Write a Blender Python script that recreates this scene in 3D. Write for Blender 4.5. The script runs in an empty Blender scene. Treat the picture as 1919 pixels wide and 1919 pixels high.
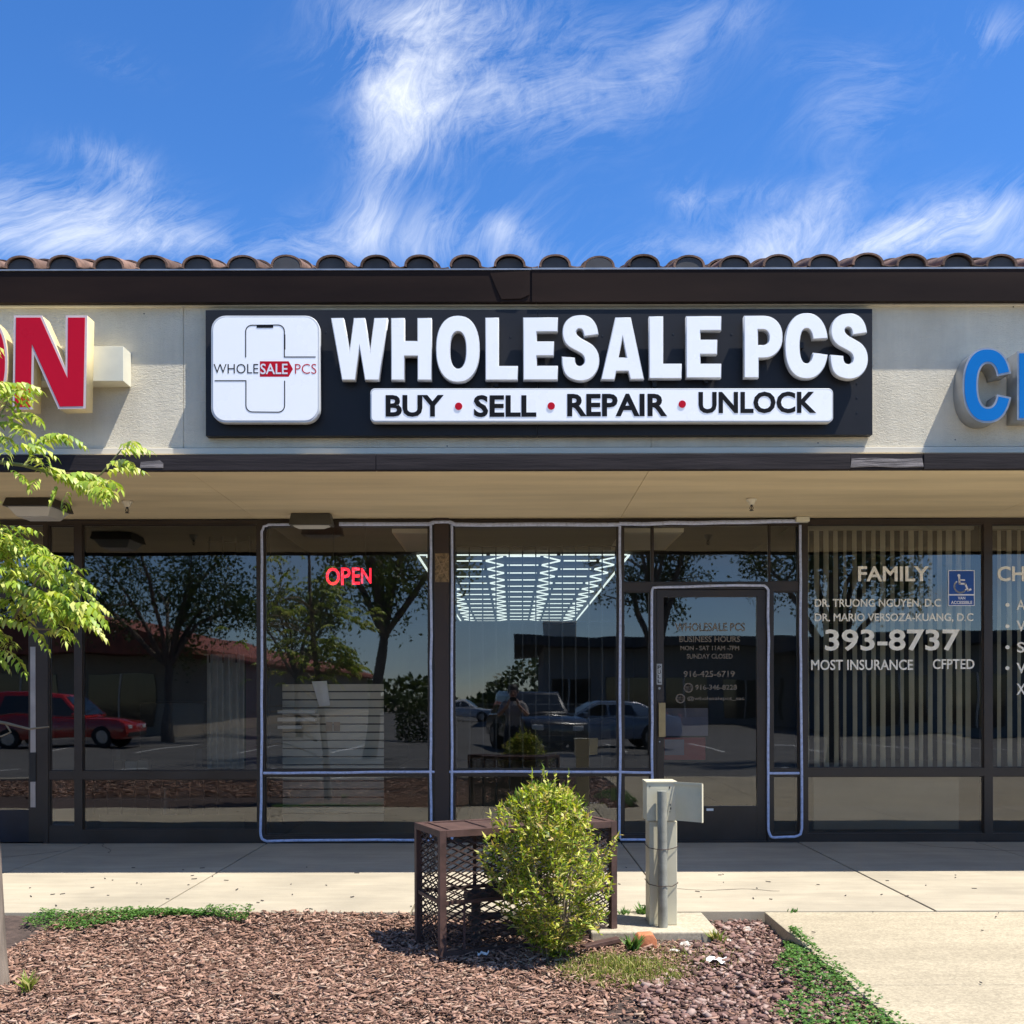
import bpy, math, random
import numpy as np
from mathutils import Vector, Matrix

random.seed(7)
rng = np.random.default_rng(7)
S = bpy.context.scene
COL = S.collection
PI = math.pi

# ------------------------------------------------------------------ camera
F, D, HZ, CX, CAMZ, ROLL = 1922.0, 8.9, 1310.0, 959.5, 1.24, 0.0018
cam_d = bpy.data.cameras.new('camera')
cam = bpy.data.objects.new('camera', cam_d)
COL.objects.link(cam)
cam.location = (0, -D, CAMZ)
cam.rotation_euler = (PI / 2, ROLL, 0)
cam_d.sensor_width = 36.0
cam_d.lens = 36.0 * F / 1919.0
cam_d.shift_y = (HZ - 959.5) / 1919.0
cam_d.clip_end = 3000
cam_d.clip_start = 0.01
S.camera = cam

# ------------------------------------------------------------------ sun, sky, exposure
SUNDIR = Vector((-0.44, 0.18, -1.0)).normalized()
sun_d = bpy.data.lights.new('sun', 'SUN')
sun_d.energy = 5.0
sun_d.angle = math.radians(0.5)
sun_d.color = (1.0, 0.95, 0.86)
sun = bpy.data.objects.new('sun', sun_d)
COL.objects.link(sun)
sun.rotation_euler = SUNDIR.to_track_quat('-Z', 'Y').to_euler()
sun.location = (10, -3, 30)

world = bpy.data.worlds.new("World")
S.world = world
world.use_nodes = True
S.view_settings.view_transform = 'Standard'
S.view_settings.look = 'None'
S.view_settings.exposure = 0.74
S.view_settings.gamma = 1.0


class NT:
    """tiny node helper"""
    def __init__(self, tree):
        self.t = tree
        self.n = tree.nodes
        self.l = tree.links

    def new(self, typ, **kw):
        nd = self.n.new(typ)
        for k, v in kw.items():
            if k.startswith('i_'):
                nd.inputs[k[2:].replace('_', ' ')].default_value = v
            else:
                setattr(nd, k, v)
        return nd

    def link(self, a, b):
        self.l.new(a, b)

    def math(self, op, a, b=None, clamp=False):
        nd = self.n.new('ShaderNodeMath')
        nd.operation = op
        nd.use_clamp = clamp
        for i, v in enumerate((a, b)):
            if v is None:
                continue
            if isinstance(v, (int, float)):
                nd.inputs[i].default_value = v
            else:
                self.link(v, nd.inputs[i])
        return nd.outputs[0]


def build_sky():
    w = NT(world.node_tree)
    w.n.clear()
    out = w.new('ShaderNodeOutputWorld')
    bg = w.new('ShaderNodeBackground')
    bg.inputs['Strength'].default_value = 0.135
    sky = w.new('ShaderNodeTexSky')
    sky.sky_type = 'NISHITA'
    sky.sun_disc = False
    sky.sun_elevation = math.asin(-SUNDIR.z)
    sky.sun_rotation = math.atan2(-SUNDIR.x, -SUNDIR.y)
    sky.altitude = 1200
    sky.air_density = 1.0
    sky.dust_density = 0.1
    sky.ozone_density = 4.0
    hs = w.new('ShaderNodeHueSaturation')
    hs.inputs['Saturation'].default_value = 1.25
    hs.inputs['Hue'].default_value = 0.507
    hs.inputs['Value'].default_value = 1.0
    w.link(sky.outputs[0], hs.inputs['Color'])
    # high cirrus, in a direction based plane (a cloud sheet far beyond everything)
    tc = w.new('ShaderNodeTexCoord')
    sep = w.new('ShaderNodeSeparateXYZ')
    w.link(tc.outputs['Generated'], sep.inputs[0])
    ay = w.math('MAXIMUM', w.math('ABSOLUTE', sep.outputs[1]), 0.15)
    u = w.math('DIVIDE', sep.outputs[0], ay)
    v = w.math('DIVIDE', sep.outputs[2], ay)
    uv = w.new('ShaderNodeCombineXYZ')
    w.link(u, uv.inputs[0])
    w.link(v, uv.inputs[1])

    # domain warp
    wn = w.new('ShaderNodeTexNoise', i_Scale=3.2, i_Detail=4.0, i_Roughness=0.55)
    w.link(uv.outputs[0], wn.inputs['Vector'])
    wsub = w.new('ShaderNodeVectorMath', operation='SUBTRACT')
    w.link(wn.outputs['Color'], wsub.inputs[0])
    wsub.inputs[1].default_value = (0.5, 0.5, 0.5)
    wsc = w.new('ShaderNodeVectorMath', operation='SCALE')
    w.link(wsub.outputs[0], wsc.inputs[0])
    wsc.inputs['Scale'].default_value = 0.10
    wuv = w.new('ShaderNodeVectorMath', operation='ADD')
    w.link(uv.outputs[0], wuv.inputs[0])
    w.link(wsc.outputs[0], wuv.inputs[1])

    # a slow bend that curls the fibres
    bn = w.new('ShaderNodeTexNoise', i_Scale=2.1, i_Detail=2.0, i_Roughness=.5)
    w.link(uv.outputs[0], bn.inputs['Vector'])
    bsub = w.new('ShaderNodeVectorMath', operation='SUBTRACT')
    w.link(bn.outputs['Color'], bsub.inputs[0])
    bsub.inputs[1].default_value = (0.5, 0.5, 0.5)
    bsc = w.new('ShaderNodeVectorMath', operation='SCALE')
    w.link(bsub.outputs[0], bsc.inputs[0])
    bsc.inputs['Scale'].default_value = 0.42
    buv = w.new('ShaderNodeVectorMath', operation='ADD')
    w.link(wuv.outputs[0], buv.inputs[0])
    w.link(bsc.outputs[0], buv.inputs[1])

    def fib(rot, sx, sy, scale, detail, seed, warp=1.2, rough=0.62):
        mp = w.new('ShaderNodeMapping')
        mp.vector_type = 'TEXTURE'
        mp.inputs['Rotation'].default_value = (0, 0, rot)
        mp.inputs['Scale'].default_value = (1 / sx, 1 / sy, 1)
        mp.inputs['Location'].default_value = (seed, seed * .7, 0)
        w.link(buv.outputs[0], mp.inputs['Vector'])
        nz = w.new('ShaderNodeTexNoise', i_Scale=scale, i_Detail=detail, i_Roughness=rough, i_Distortion=warp)
        w.link(mp.outputs[0], nz.inputs['Vector'])
        return nz.outputs['Fac']

    def both(a, b):
        return w.math('ADD', w.math('MULTIPLY', a, .52), w.math('MULTIPLY', b, .48))

    fA = both(fib(math.radians(54), 1.0, 2.1, 5.5, 10.0, 1.3, .9, .66), fib(math.radians(66), 1.0, 3.2, 13.0, 9.0, 2.9, 1.4, .74))
    fB = both(fib(math.radians(24), 1.0, 2.1, 5.5, 10.0, 4.1, .9, .66), fib(math.radians(36), 1.0, 3.2, 13.0, 9.0, 6.3, 1.4, .74))
    fC = fib(0.0, 1.0, 1.3, 3.0, 7.0, 8.7)

    def ell(px, py, rx, ry, rot, amp):
        """soft ellipse in sky direction space, sizes in photo pixels"""
        mp = w.new('ShaderNodeMapping')
        mp.vector_type = 'TEXTURE'
        mp.inputs['Location'].default_value = ((px - CX) / F, (HZ - py) / F, 0)
        mp.inputs['Rotation'].default_value = (0, 0, math.radians(rot))
        mp.inputs['Scale'].default_value = (rx / F, ry / F, 1)
        w.link(wuv.outputs[0], mp.inputs['Vector'])
        ln = w.new('ShaderNodeVectorMath', operation='LENGTH')
        w.link(mp.outputs[0], ln.inputs[0])
        sq = w.math('MULTIPLY', ln.outputs['Value'], ln.outputs['Value'])
        ex = w.math('POWER', 2.718, w.math('MULTIPLY', sq, -1.0))
        return w.math('MULTIPLY', ex, amp)

    def total(lst):
        a = lst[0]
        for b in lst[1:]:
            a = w.math('ADD', a, b)
        return a

    mA = total([ell(800, 150, 95, 120, -35, 1.0), ell(740, 205, 80, 90, 35, .75), ell(770, 60, 150, 50, 12, .5),
                ell(640, 20, 60, 60, 0, .35), ell(700, 320, 45, 130, -12, .6), ell(675, 420, 70, 60, 0, .55),
                ell(1240, 110, 50, 110, -30, .42), ell(940, 90, 60, 120, 8, .28), ell(1350, 30, 90, 50, 10, .3),
                ell(1290, 360, 40, 40, 0, .55), ell(1540, 385, 40, 60, -25, .38), ell(1440, 440, 100, 60, 15, .85),
                ell(1595, 200, 110, 70, 30, .28), ell(170, 300, 80, 28, -12, .40), ell(235, 350, 45, 40, 0, .42)])
    mB = total([ell(60, 425, 190, 75, -6, 1.15), ell(280, 440, 110, 55, 0, .5), ell(850, 420, 150, 55, 6, .62),
                ell(1080, 180, 180, 80, 22, .42), ell(920, 190, 130, 50, 0, .45), ell(1040, 60, 190, 80, 0, .22),
                ell(1720, 430, 160, 50, 20, .75), ell(1860, 400, 120, 50, 14, .6), ell(1880, 55, 90, 40, 6, .45),
                ell(1420, 355, 110, 20, 0, .35), ell(620, 440, 100, 40, 0, .5), ell(960, 420, 60, 30, -15, .35),
                ell(230, 100, 60, 30, -15, .15), ell(1600, 470, 500, 40, 0, .5), ell(400, 475, 600, 30, 0, .4),
                ell(1590, 110, 120, 40, 0, .2)])

    def dens(mask, f, lo, hi):
        x = w.math('SUBTRACT', f, lo)
        x = w.math('MULTIPLY', x, 1.0 / (hi - lo), clamp=True)
        # fibres fade in as the mask falls, the heart of a cloud stays closed
        y = w.math('ADD', w.math('MULTIPLY', x, 0.95), w.math('MULTIPLY', w.math('SUBTRACT', mask, 0.55), 0.36), clamp=True)
        return w.math('MULTIPLY', w.math('POWER', w.math('MINIMUM', mask, 1.0), 0.75), y)

    d = w.math('ADD', dens(mA, fA, .40, .74), dens(mB, fB, .40, .76))
    # pale haze added to the unseen half of the sky, neutralising blue skylight in shade
    back = w.math('MULTIPLY', w.math('ADD', w.math('MULTIPLY', w.math('SUBTRACT', fC, .5), 2.0, clamp=True), .30),
                  w.math('MULTIPLY', w.math('SUBTRACT', 0.12, sep.outputs[1]), 2.5, clamp=True))
    d = w.math('MULTIPLY', d, w.math('GREATER_THAN', sep.outputs[1], 0.0))
    low = w.math('MULTIPLY', w.math('SUBTRACT', .45, sep.outputs[2]), 1.3, clamp=True)
    veil = w.math('MULTIPLY', w.math('MULTIPLY', back, .5), w.math('ADD', 1.0, w.math('MULTIPLY', low, 2.2)), clamp=True)
    d = w.math('MULTIPLY', d, 0.76, clamp=True)
    upm = w.math('MULTIPLY', sep.outputs[2], 40.0, clamp=True)
    d = w.math('MULTIPLY', d, upm)
    mix = w.new('ShaderNodeMix')
    mix.data_type = 'RGBA'
    w.link(d, mix.inputs['Factor'])
    mixv = w.new('ShaderNodeMix')
    mixv.data_type = 'RGBA'
    w.link(veil, mixv.inputs['Factor'])
    w.link(hs.outputs[0], mixv.inputs['A'])
    mixv.inputs['B'].default_value = (2.9, 3.9, 5.3, 1)
    w.link(mixv.outputs['Result'], mix.inputs['A'])
    mix.inputs['B'].default_value = (5.6, 5.75, 5.9, 1)
    w.link(mix.outputs['Result'], bg.inputs['Color'])
    w.link(bg.outputs[0], out.inputs['Surface'])


build_sky()


# ------------------------------------------------------------------ geometry helpers
def P(px, py, y=0.0):
    """world point on the plane Y=y seen at photo pixel (px, py) - used to lay out real sizes"""
    dx, dz = px - CX, HZ - py
    ux, uz = dx + ROLL * dz, dz - ROLL * dx
    d = D + y
    return Vector((ux * d / F, y, CAMZ + uz * d / F))


def X(px, y=0.0, py=HZ):
    return P(px, py, y).x


def Z(py, y=0.0, px=CX):
    return P(px, py, y).z


def origin(o):
    v = Vector((0, 0, 0))
    while o is not None:
        v += o.location
        o = o.parent
    return v


def link(name, me, mat=None, parent=None):
    me.name = name
    o = bpy.data.objects.new(name, me)
    COL.objects.link(o)
    if mat is not None:
        me.materials.clear()
        me.materials.append(mat)
    if parent is not None:
        o.parent = parent
    return o


def tag(o, label=None, cat=None, group=None, kind=None):
    if label:
        o['label'] = label
    if cat:
        o['category'] = cat
    if group:
        o['group'] = group
    if kind:
        o['kind'] = kind
    return o


def thing(name, loc, label, cat, group=None):
    o = bpy.data.objects.new(name, None)
    o.empty_display_size = .1
    COL.objects.link(o)
    o.location = loc
    return tag(o, label, cat, group)


class MB:
    """collects shapes in world coordinates; build() links them as ONE mesh object"""
    def __init__(self):
        self.v, self.f, self.n = [], [], 0

    def add(self, verts, faces):
        b = len(self.v)
        self.v.extend([tuple(p) for p in verts])
        self.f.extend([tuple(b + i for i in f) for f in faces])
        return self

    def box(self, x0, x1, y0, y1, z0, z1, M=None):
        x0, x1 = min(x0, x1), max(x0, x1)
        y0, y1 = min(y0, y1), max(y0, y1)
        z0, z1 = min(z0, z1), max(z0, z1)
        vs = [Vector(p) for p in ((x0, y0, z0), (x1, y0, z0), (x1, y1, z0), (x0, y1, z0),
                                  (x0, y0, z1), (x1, y0, z1), (x1, y1, z1), (x0, y1, z1))]
        if M is not None:
            vs = [M @ p for p in vs]
        return self.add(vs, [(0, 3, 2, 1), (4, 5, 6, 7), (0, 1, 5, 4), (1, 2, 6, 5), (2, 3, 7, 6), (3, 0, 4, 7)])

    def bar(self, a, b, w, h=None, up=(0, 0, 1)):
        a, b = Vector(a), Vector(b)
        h = h or w
        d = (b - a).normalized()
        upv = Vector(up)
        if abs(d.dot(upv)) > .98:
            upv = Vector((0, 1, 0))
        s = d.cross(upv).normalized()
        t = s.cross(d)
        vs = []
        for p in (a, b):
            for i, j in ((-1, -1), (1, -1), (1, 1), (-1, 1)):
                vs.append(p + s * (i * w / 2) + t * (j * h / 2))
        return self.add(vs, [(3, 2, 1, 0), (4, 5, 6, 7), (0, 1, 5, 4), (1, 2, 6, 5), (2, 3, 7, 6), (3, 0, 4, 7)])

    def tube(self, pts, rad, seg=8, cap=True):
        pts = [Vector(p) for p in pts]
        n = len(pts)
        if not hasattr(rad, '__len__'):
            rad = [rad] * n
        rings = []
        prev = None
        for i in range(n):
            d = (pts[min(i + 1, n - 1)] - pts[max(i - 1, 0)])
            if d.length < 1e-9:
                d = Vector((0, 0, 1))
            d.normalize()
            if prev is None:
                ref = Vector((0, 0, 1)) if abs(d.z) < .9 else Vector((1, 0, 0))
                s = d.cross(ref).normalized()
            else:
                s = (prev - d * prev.dot(d))
                s = s.normalized() if s.length > 1e-6 else d.orthogonal().normalized()
            prev = s
            t = d.cross(s)
            rings.append([pts[i] + (s * math.cos(2 * PI * k / seg) + t * math.sin(2 * PI * k / seg)) * rad[i]
                          for k in range(seg)])
        vs = [p for r in rings for p in r]
        fs = []
        for i in range(n - 1):
            for k in range(seg):
                k2 = (k + 1) % seg
                fs.append((i * seg + k, i * seg + k2, (i + 1) * seg + k2, (i + 1) * seg + k))
        if cap:
            fs.append(tuple(range(seg - 1, -1, -1)))
            fs.append(tuple((n - 1) * seg + k for k in range(seg)))
        return self.add(vs, fs)

    def lathe(self, prof, c, seg=20, M=None):
        """prof: (r, z) pairs round a vertical axis through c"""
        c = Vector(c)
        vs, fs = [], []
        for r, z in prof:
            for k in range(seg):
                a = 2 * PI * k / seg
                p = Vector((r * math.cos(a), r * math.sin(a), z))
                if M is not None:
                    p = M @ p
                vs.append(c + p)
        for i in range(len(prof) - 1):
            for k in range(seg):
                k2 = (k + 1) % seg
                fs.append((i * seg + k, i * seg + k2, (i + 1) * seg + k2, (i + 1) * seg + k))
        fs.append(tuple(range(seg - 1, -1, -1)))
        fs.append(tuple((len(prof) - 1) * seg + k for k in range(seg)))
        return self.add(vs, fs)

    def prism(self, poly, axis, a, b):
        """poly in the two other axes (order x<y<z), extruded along axis from a to b"""
        n = len(poly)
        def put(p, t):
            if axis == 'x':
                return (t, p[0], p[1])
            if axis == 'y':
                return (p[0], t, p[1])
            return (p[0], p[1], t)
        vs = [put(p, a) for p in poly] + [put(p, b) for p in poly]
        fs = [tuple(range(n)), tuple(range(2 * n - 1, n - 1, -1))]
        for i in range(n):
            j = (i + 1) % n
            fs.append((i, i + n, j + n, j))
        return self.add(vs, fs)

    def build(self, name, mat, parent=None, smooth=False, bevel=0, base=None):
        o0 = origin(parent) if parent is not None else None
        if o0 is None:
            if base is not None:
                o0 = Vector(base)
            else:
                a = np.array(self.v)
                o0 = Vector(((a[:, 0].min() + a[:, 0].max()) / 2, (a[:, 1].min() + a[:, 1].max()) / 2, a[:, 2].min()))
        me = bpy.data.meshes.new(name)
        me.from_pydata([(p[0] - o0.x, p[1] - o0.y, p[2] - o0.z) for p in self.v], [], self.f)
        me.validate()
        import bmesh
        bm = bmesh.new()
        bm.from_mesh(me)
        bmesh.ops.recalc_face_normals(bm, faces=bm.faces)
        if bevel:
            bmesh.ops.bevel(bm, geom=[e for e in bm.edges if len(e.link_faces) == 2 and e.calc_face_angle() > .6],
                            offset=bevel, segments=2, profile=.5, affect='EDGES', clamp_overlap=True)
        bm.to_mesh(me)
        bm.free()
        if smooth:
            me.polygons.foreach_set('use_smooth', [True] * len(me.polygons))
            try:
                me.set_sharp_from_angle(angle=math.radians(38))
            except Exception:
                pass
        o = link(name, me, mat, parent)
        if parent is None:
            o.location = o0
        return o


def raw_mesh(name, verts, faces, mat, parent=None, base=None, smooth=False):
    """fast path for numpy geometry: verts (n,3) world, faces (m,k)"""
    verts = np.asarray(verts, dtype=np.float64)
    faces = np.asarray(faces, dtype=np.int32)
    if parent is not None:
        o0 = origin(parent)
    else:
        o0 = Vector(base) if base is not None else Vector((verts[:, 0].mean(), verts[:, 1].mean(), verts[:, 2].min()))
    me = bpy.data.meshes.new(name)
    vv = verts - np.array(o0)
    m, k = faces.shape
    me.vertices.add(len(vv))
    me.vertices.foreach_set('co', vv.ravel())
    me.loops.add(m * k)
    me.loops.foreach_set('vertex_index', faces.ravel())
    me.polygons.add(m)
    me.polygons.foreach_set('loop_start', np.arange(0, m * k, k, dtype=np.int32))
    me.update(calc_edges=True)
    me.validate()
    if smooth:
        me.polygons.foreach_set('use_smooth', [True] * len(me.polygons))
    o = link(name, me, mat, parent)
    if parent is None:
        o.location = o0
    return o


def curve_mesh(name, contours, y_front, depth, mat, parent, bevel=0.0, offset=0.0):
    """flat shape with holes (world x,z contours) extruded back from the plane y_front"""
    cu = bpy.data.curves.new(name, 'CURVE')
    cu.dimensions = '2D'
    cu.fill_mode = 'BOTH'
    cu.extrude = max(depth / 2 - bevel, 1e-5)
    cu.bevel_depth = bevel
    cu.bevel_resolution = 1
    cu.offset = offset
    for c in contours:
        sp = cu.splines.new('POLY')
        sp.points.add(len(c) - 1)
        for i, (a, b) in enumerate(c):
            sp.points[i].co = (a, b, 0, 1)
        sp.use_cyclic_u = True
    ob = bpy.data.objects.new('tmp', cu)
    COL.objects.link(ob)
    me = bpy.data.meshes.new_from_object(ob)
    bpy.data.objects.remove(ob)
    bpy.data.curves.remove(cu)
    o0 = origin(parent)
    me.transform(Matrix(((1, 0, 0, -o0.x), (0, 0, -1, y_front + depth / 2 - o0.y), (0, 1, 0, -o0.z), (0, 0, 0, 1))))
    return link(name, me, mat, parent)


def text(name, s, box, y, mat, parent, depth=.002, offset=0.0, shear=0.0, space=1.0, keep=False):
    """lettering fitted to a box (x0, x1, z0, z1) in the plane y; faces -y"""
    cu = bpy.data.curves.new(name, 'FONT')
    cu.body = s
    cu.size = 1.0
    cu.offset = offset
    cu.extrude = .001
    cu.shear = shear
    cu.space_character = space
    cu.resolution_u = 3
    ob = bpy.data.objects.new('tmp', cu)
    COL.objects.link(ob)
    me = bpy.data.meshes.new_from_object(ob)
    bpy.data.objects.remove(ob)
    bpy.data.curves.remove(cu)
    n = len(me.vertices)
    co = np.empty(n * 3)
    me.vertices.foreach_get('co', co)
    co = co.reshape(-1, 3)
    lo, hi = co.min(0), co.max(0)
    o0 = origin(parent)
    x0, x1, z0, z1 = box
    sx = (x1 - x0) / (hi[0] - lo[0])
    sz = (z1 - z0) / (hi[1] - lo[1])
    out = np.empty_like(co)
    out[:, 0] = x0 + (co[:, 0] - lo[0]) * sx - o0.x
    out[:, 1] = y - (co[:, 2] - lo[2]) / .002 * depth - o0.y
    out[:, 2] = z0 + (co[:, 1] - lo[1]) * sz - o0.z
    me.vertices.foreach_set('co', out.ravel())
    me.update()
    return link(name, me, mat, parent)


def tbox(x0, x1, y0, y1, yp):
    a, b = P(x0, y1, yp), P(x1, y0, yp)
    return (a.x, b.x, a.z, b.z)


# ------------------------------------------------------------------ materials
MATS = {}


def mk(name, col, rough=.6, metal=0.0, var=.12, scale=6.0, bump=0.0, bscale=60.0, col2=None, spots=0.0,
       stretch=None, spec=.5, emit=None, estr=0.0, island=0.0, coat=0.0, streak=0.0):
    m = bpy.data.materials.new(name)
    m.use_nodes = True
    t = NT(m.node_tree)
    b = t.n['Principled BSDF']
    b.inputs['Roughness'].default_value = rough
    b.inputs['Metallic'].default_value = metal
    b.inputs['Specular IOR Level'].default_value = spec
    if coat:
        b.inputs['Coat Weight'].default_value = coat
        b.inputs['Coat Roughness'].default_value = .08
    tc = t.new('ShaderNodeTexCoord')
    vec = tc.outputs['Object']
    if stretch:
        mp = t.new('ShaderNodeMapping')
        mp.inputs['Scale'].default_value = stretch
        t.link(vec, mp.inputs['Vector'])
        vec = mp.outputs[0]
    nz = t.new('ShaderNodeTexNoise', i_Scale=scale, i_Detail=6.0, i_Roughness=.6)
    t.link(vec, nz.inputs['Vector'])
    ramp = t.new('ShaderNodeValToRGB')
    c2 = col2 or tuple(c * (1 - var * 1.6) for c in col)
    c1 = tuple(min(1, c * (1 + var)) for c in col) if not col2 else col
    ramp.color_ramp.elements[0].position = .32
    ramp.color_ramp.elements[1].position = .68
    ramp.color_ramp.elements[0].color = (*c2, 1)
    ramp.color_ramp.elements[1].color = (*c1, 1)
    t.link(nz.outputs['Fac'], ramp.inputs[0])
    c = ramp.outputs[0]
    if spots:
        sn = t.new('ShaderNodeTexNoise', i_Scale=scale * 22, i_Detail=3.0)
        t.link(tc.outputs['Object'], sn.inputs['Vector'])
        k = t.math('MULTIPLY', t.math('SUBTRACT', sn.outputs['Fac'], .5), spots * 2)
        k = t.math('ADD', k, 1.0)
        mx = t.new('ShaderNodeVectorMath', operation='SCALE')
        t.link(c, mx.inputs[0])
        t.link(k, mx.inputs['Scale'])
        c = mx.outputs[0]
    if island:
        g = t.new('ShaderNodeNewGeometry')
        k = t.math('ADD', t.math('MULTIPLY', t.math('SUBTRACT', g.outputs['Random Per Island'], .5), island * 2), 1.0)
        mx = t.new('ShaderNodeVectorMath', operation='SCALE')
        t.link(c, mx.inputs[0])
        t.link(k, mx.inputs['Scale'])
        c = mx.outputs[0]
    t.link(c, b.inputs['Base Color'])
    rn = t.math('ADD', t.math('MULTIPLY', t.math('SUBTRACT', nz.outputs['Fac'], .5), .25), rough, clamp=True)
    t.link(rn, b.inputs['Roughness'])
    if bump:
        bn = t.new('ShaderNodeTexNoise', i_Scale=bscale, i_Detail=5.0, i_Roughness=.6)
        t.link(vec, bn.inputs['Vector'])
        bp = t.new('ShaderNodeBump', i_Strength=1.0, i_Distance=bump)
        t.link(bn.outputs['Fac'], bp.inputs['Height'])
        t.link(bp.outputs[0], b.inputs['Normal'])
    if emit:
        b.inputs['Emission Color'].default_value = (*emit, 1)
        b.inputs['Emission Strength'].default_value = estr
    MATS[name] = m
    return m


def glass(name, tint, ior=2.0, rough=0.0):
    m = bpy.data.materials.new(name)
    m.use_nodes = True
    t = NT(m.node_tree)
    t.n.clear()
    out = t.new('ShaderNodeOutputMaterial')
    fr = t.new('ShaderNodeFresnel')
    fr.inputs['IOR'].default_value = ior
    gl = t.new('ShaderNodeBsdfGlossy')
    gl.inputs['Roughness'].default_value = rough
    gl.inputs['Color'].default_value = (.95, .97, 1.0, 1)
    tr = t.new('ShaderNodeBsdfTransparent')
    tr.inputs['Color'].default_value = (*tint, 1)
    mx = t.new('ShaderNodeMixShader')
    # a faint waviness of the float glass
    tc = t.new('ShaderNodeTexCoord')
    nz = t.new('ShaderNodeTexNoise', i_Scale=1.6, i_Detail=1.0)
    t.link(tc.outputs['Object'], nz.inputs['Vector'])
    bp = t.new('ShaderNodeBump', i_Strength=.25, i_Distance=.006)
    t.link(nz.outputs['Fac'], bp.inputs['Height'])
    t.link(bp.outputs[0], gl.inputs['Normal'])
    t.link(fr.outputs[0], mx.inputs[0])
    t.link(tr.outputs[0], mx.inputs[1])
    t.link(gl.outputs[0], mx.inputs[2])
    t.link(mx.outputs[0], out.inputs['Surface'])
    MATS[name] = m
    return m


def leaf_mat(name, cols, trans=.35, rough=.45):
    """cols: list of linear colours picked per leaf"""
    m = bpy.data.materials.new(name)
    m.use_nodes = True
    t = NT(m.node_tree)
    t.n.clear()
    out = t.new('ShaderNodeOutputMaterial')
    g = t.new('ShaderNodeNewGeometry')
    ramp = t.new('ShaderNodeValToRGB')
    el = ramp.color_ramp.elements
    ramp.color_ramp.interpolation = 'CONSTANT'
    el[0].position = 0.0
    el[0].color = (*cols[0], 1)
    el[1].position = (len(cols) - 1) / len(cols)
    el[1].color = (*cols[-1], 1)
    for i, c in enumerate(cols[1:-1], 1):
        e = el.new(i / len(cols))
        e.color = (*c, 1)
    t.link(g.outputs['Random Per Island'], ramp.inputs[0])
    b = t.new('ShaderNodeBsdfPrincipled', i_Roughness=rough)
    b.inputs['Specular IOR Level'].default_value = .35
    t.link(ramp.outputs[0], b.inputs['Base Color'])
    tl = t.new('ShaderNodeBsdfTranslucent')
    hs = t.new('ShaderNodeHueSaturation')
    hs.inputs['Saturation'].default_value = 1.1
    hs.inputs['Value'].default_value = 1.5
    hs.inputs['Hue'].default_value = .49
    t.link(ramp.outputs[0], hs.inputs['Color'])
    t.link(hs.outputs[0], tl.inputs['Color'])
    mx = t.new('ShaderNodeMixShader')
    mx.inputs[0].default_value = trans
    t.link(b.outputs[0], mx.inputs[1])
    t.link(tl.outputs[0], mx.inputs[2])
    t.link(mx.outputs[0], out.inputs['Surface'])
    MATS[name] = m
    return m


def stucco():
    m = mk('stucco', (.72, .655, .515), rough=.9, var=.07, scale=2.2, spec=.2)
    t = NT(m.node_tree)
    b = t.n['Principled BSDF']
    tc = t.new('ShaderNodeTexCoord')
    mp = t.new('ShaderNodeMapping')
    mp.inputs['Rotation'].default_value = (0, math.radians(-32), 0)
    mp.inputs['Scale'].default_value = (1.0, 1.0, 2.4)
    t.link(tc.outputs['Object'], mp.inputs['Vector'])
    n1 = t.new('ShaderNodeTexNoise', i_Scale=34.0, i_Detail=6.0, i_Roughness=.68, i_Distortion=1.1)
    t.link(mp.outputs[0], n1.inputs['Vector'])
    n2 = t.new('ShaderNodeTexNoise', i_Scale=150.0, i_Detail=2.0)
    t.link(tc.outputs['Object'], n2.inputs['Vector'])
    h = t.math('ADD', n1.outputs['Fac'], t.math('MULTIPLY', n2.outputs['Fac'], .25))
    bp = t.new('ShaderNodeBump', i_Strength=1.0, i_Distance=.007)
    t.link(h, bp.inputs['Height'])
    t.link(bp.outputs[0], b.inputs['Normal'])
    ms = t.new('ShaderNodeMapping')
    ms.inputs['Scale'].default_value = (7.0, 1.0, .55)
    t.link(tc.outputs['Object'], ms.inputs['Vector'])
    n3 = t.new('ShaderNodeTexNoise', i_Scale=1.6, i_Detail=6.0, i_Roughness=.7)
    t.link(ms.outputs[0], n3.inputs['Vector'])
    k = t.math('ADD', t.math('MULTIPLY', t.math('SUBTRACT', n3.outputs['Fac'], .5), .28), 1.0)
    base = b.inputs['Base Color'].links[0].from_socket
    sc = t.new('ShaderNodeVectorMath', operation='SCALE')
    t.link(base, sc.inputs[0])
    t.link(k, sc.inputs['Scale'])
    t.link(sc.outputs[0], b.inputs['Base Color'])
    return m


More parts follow.
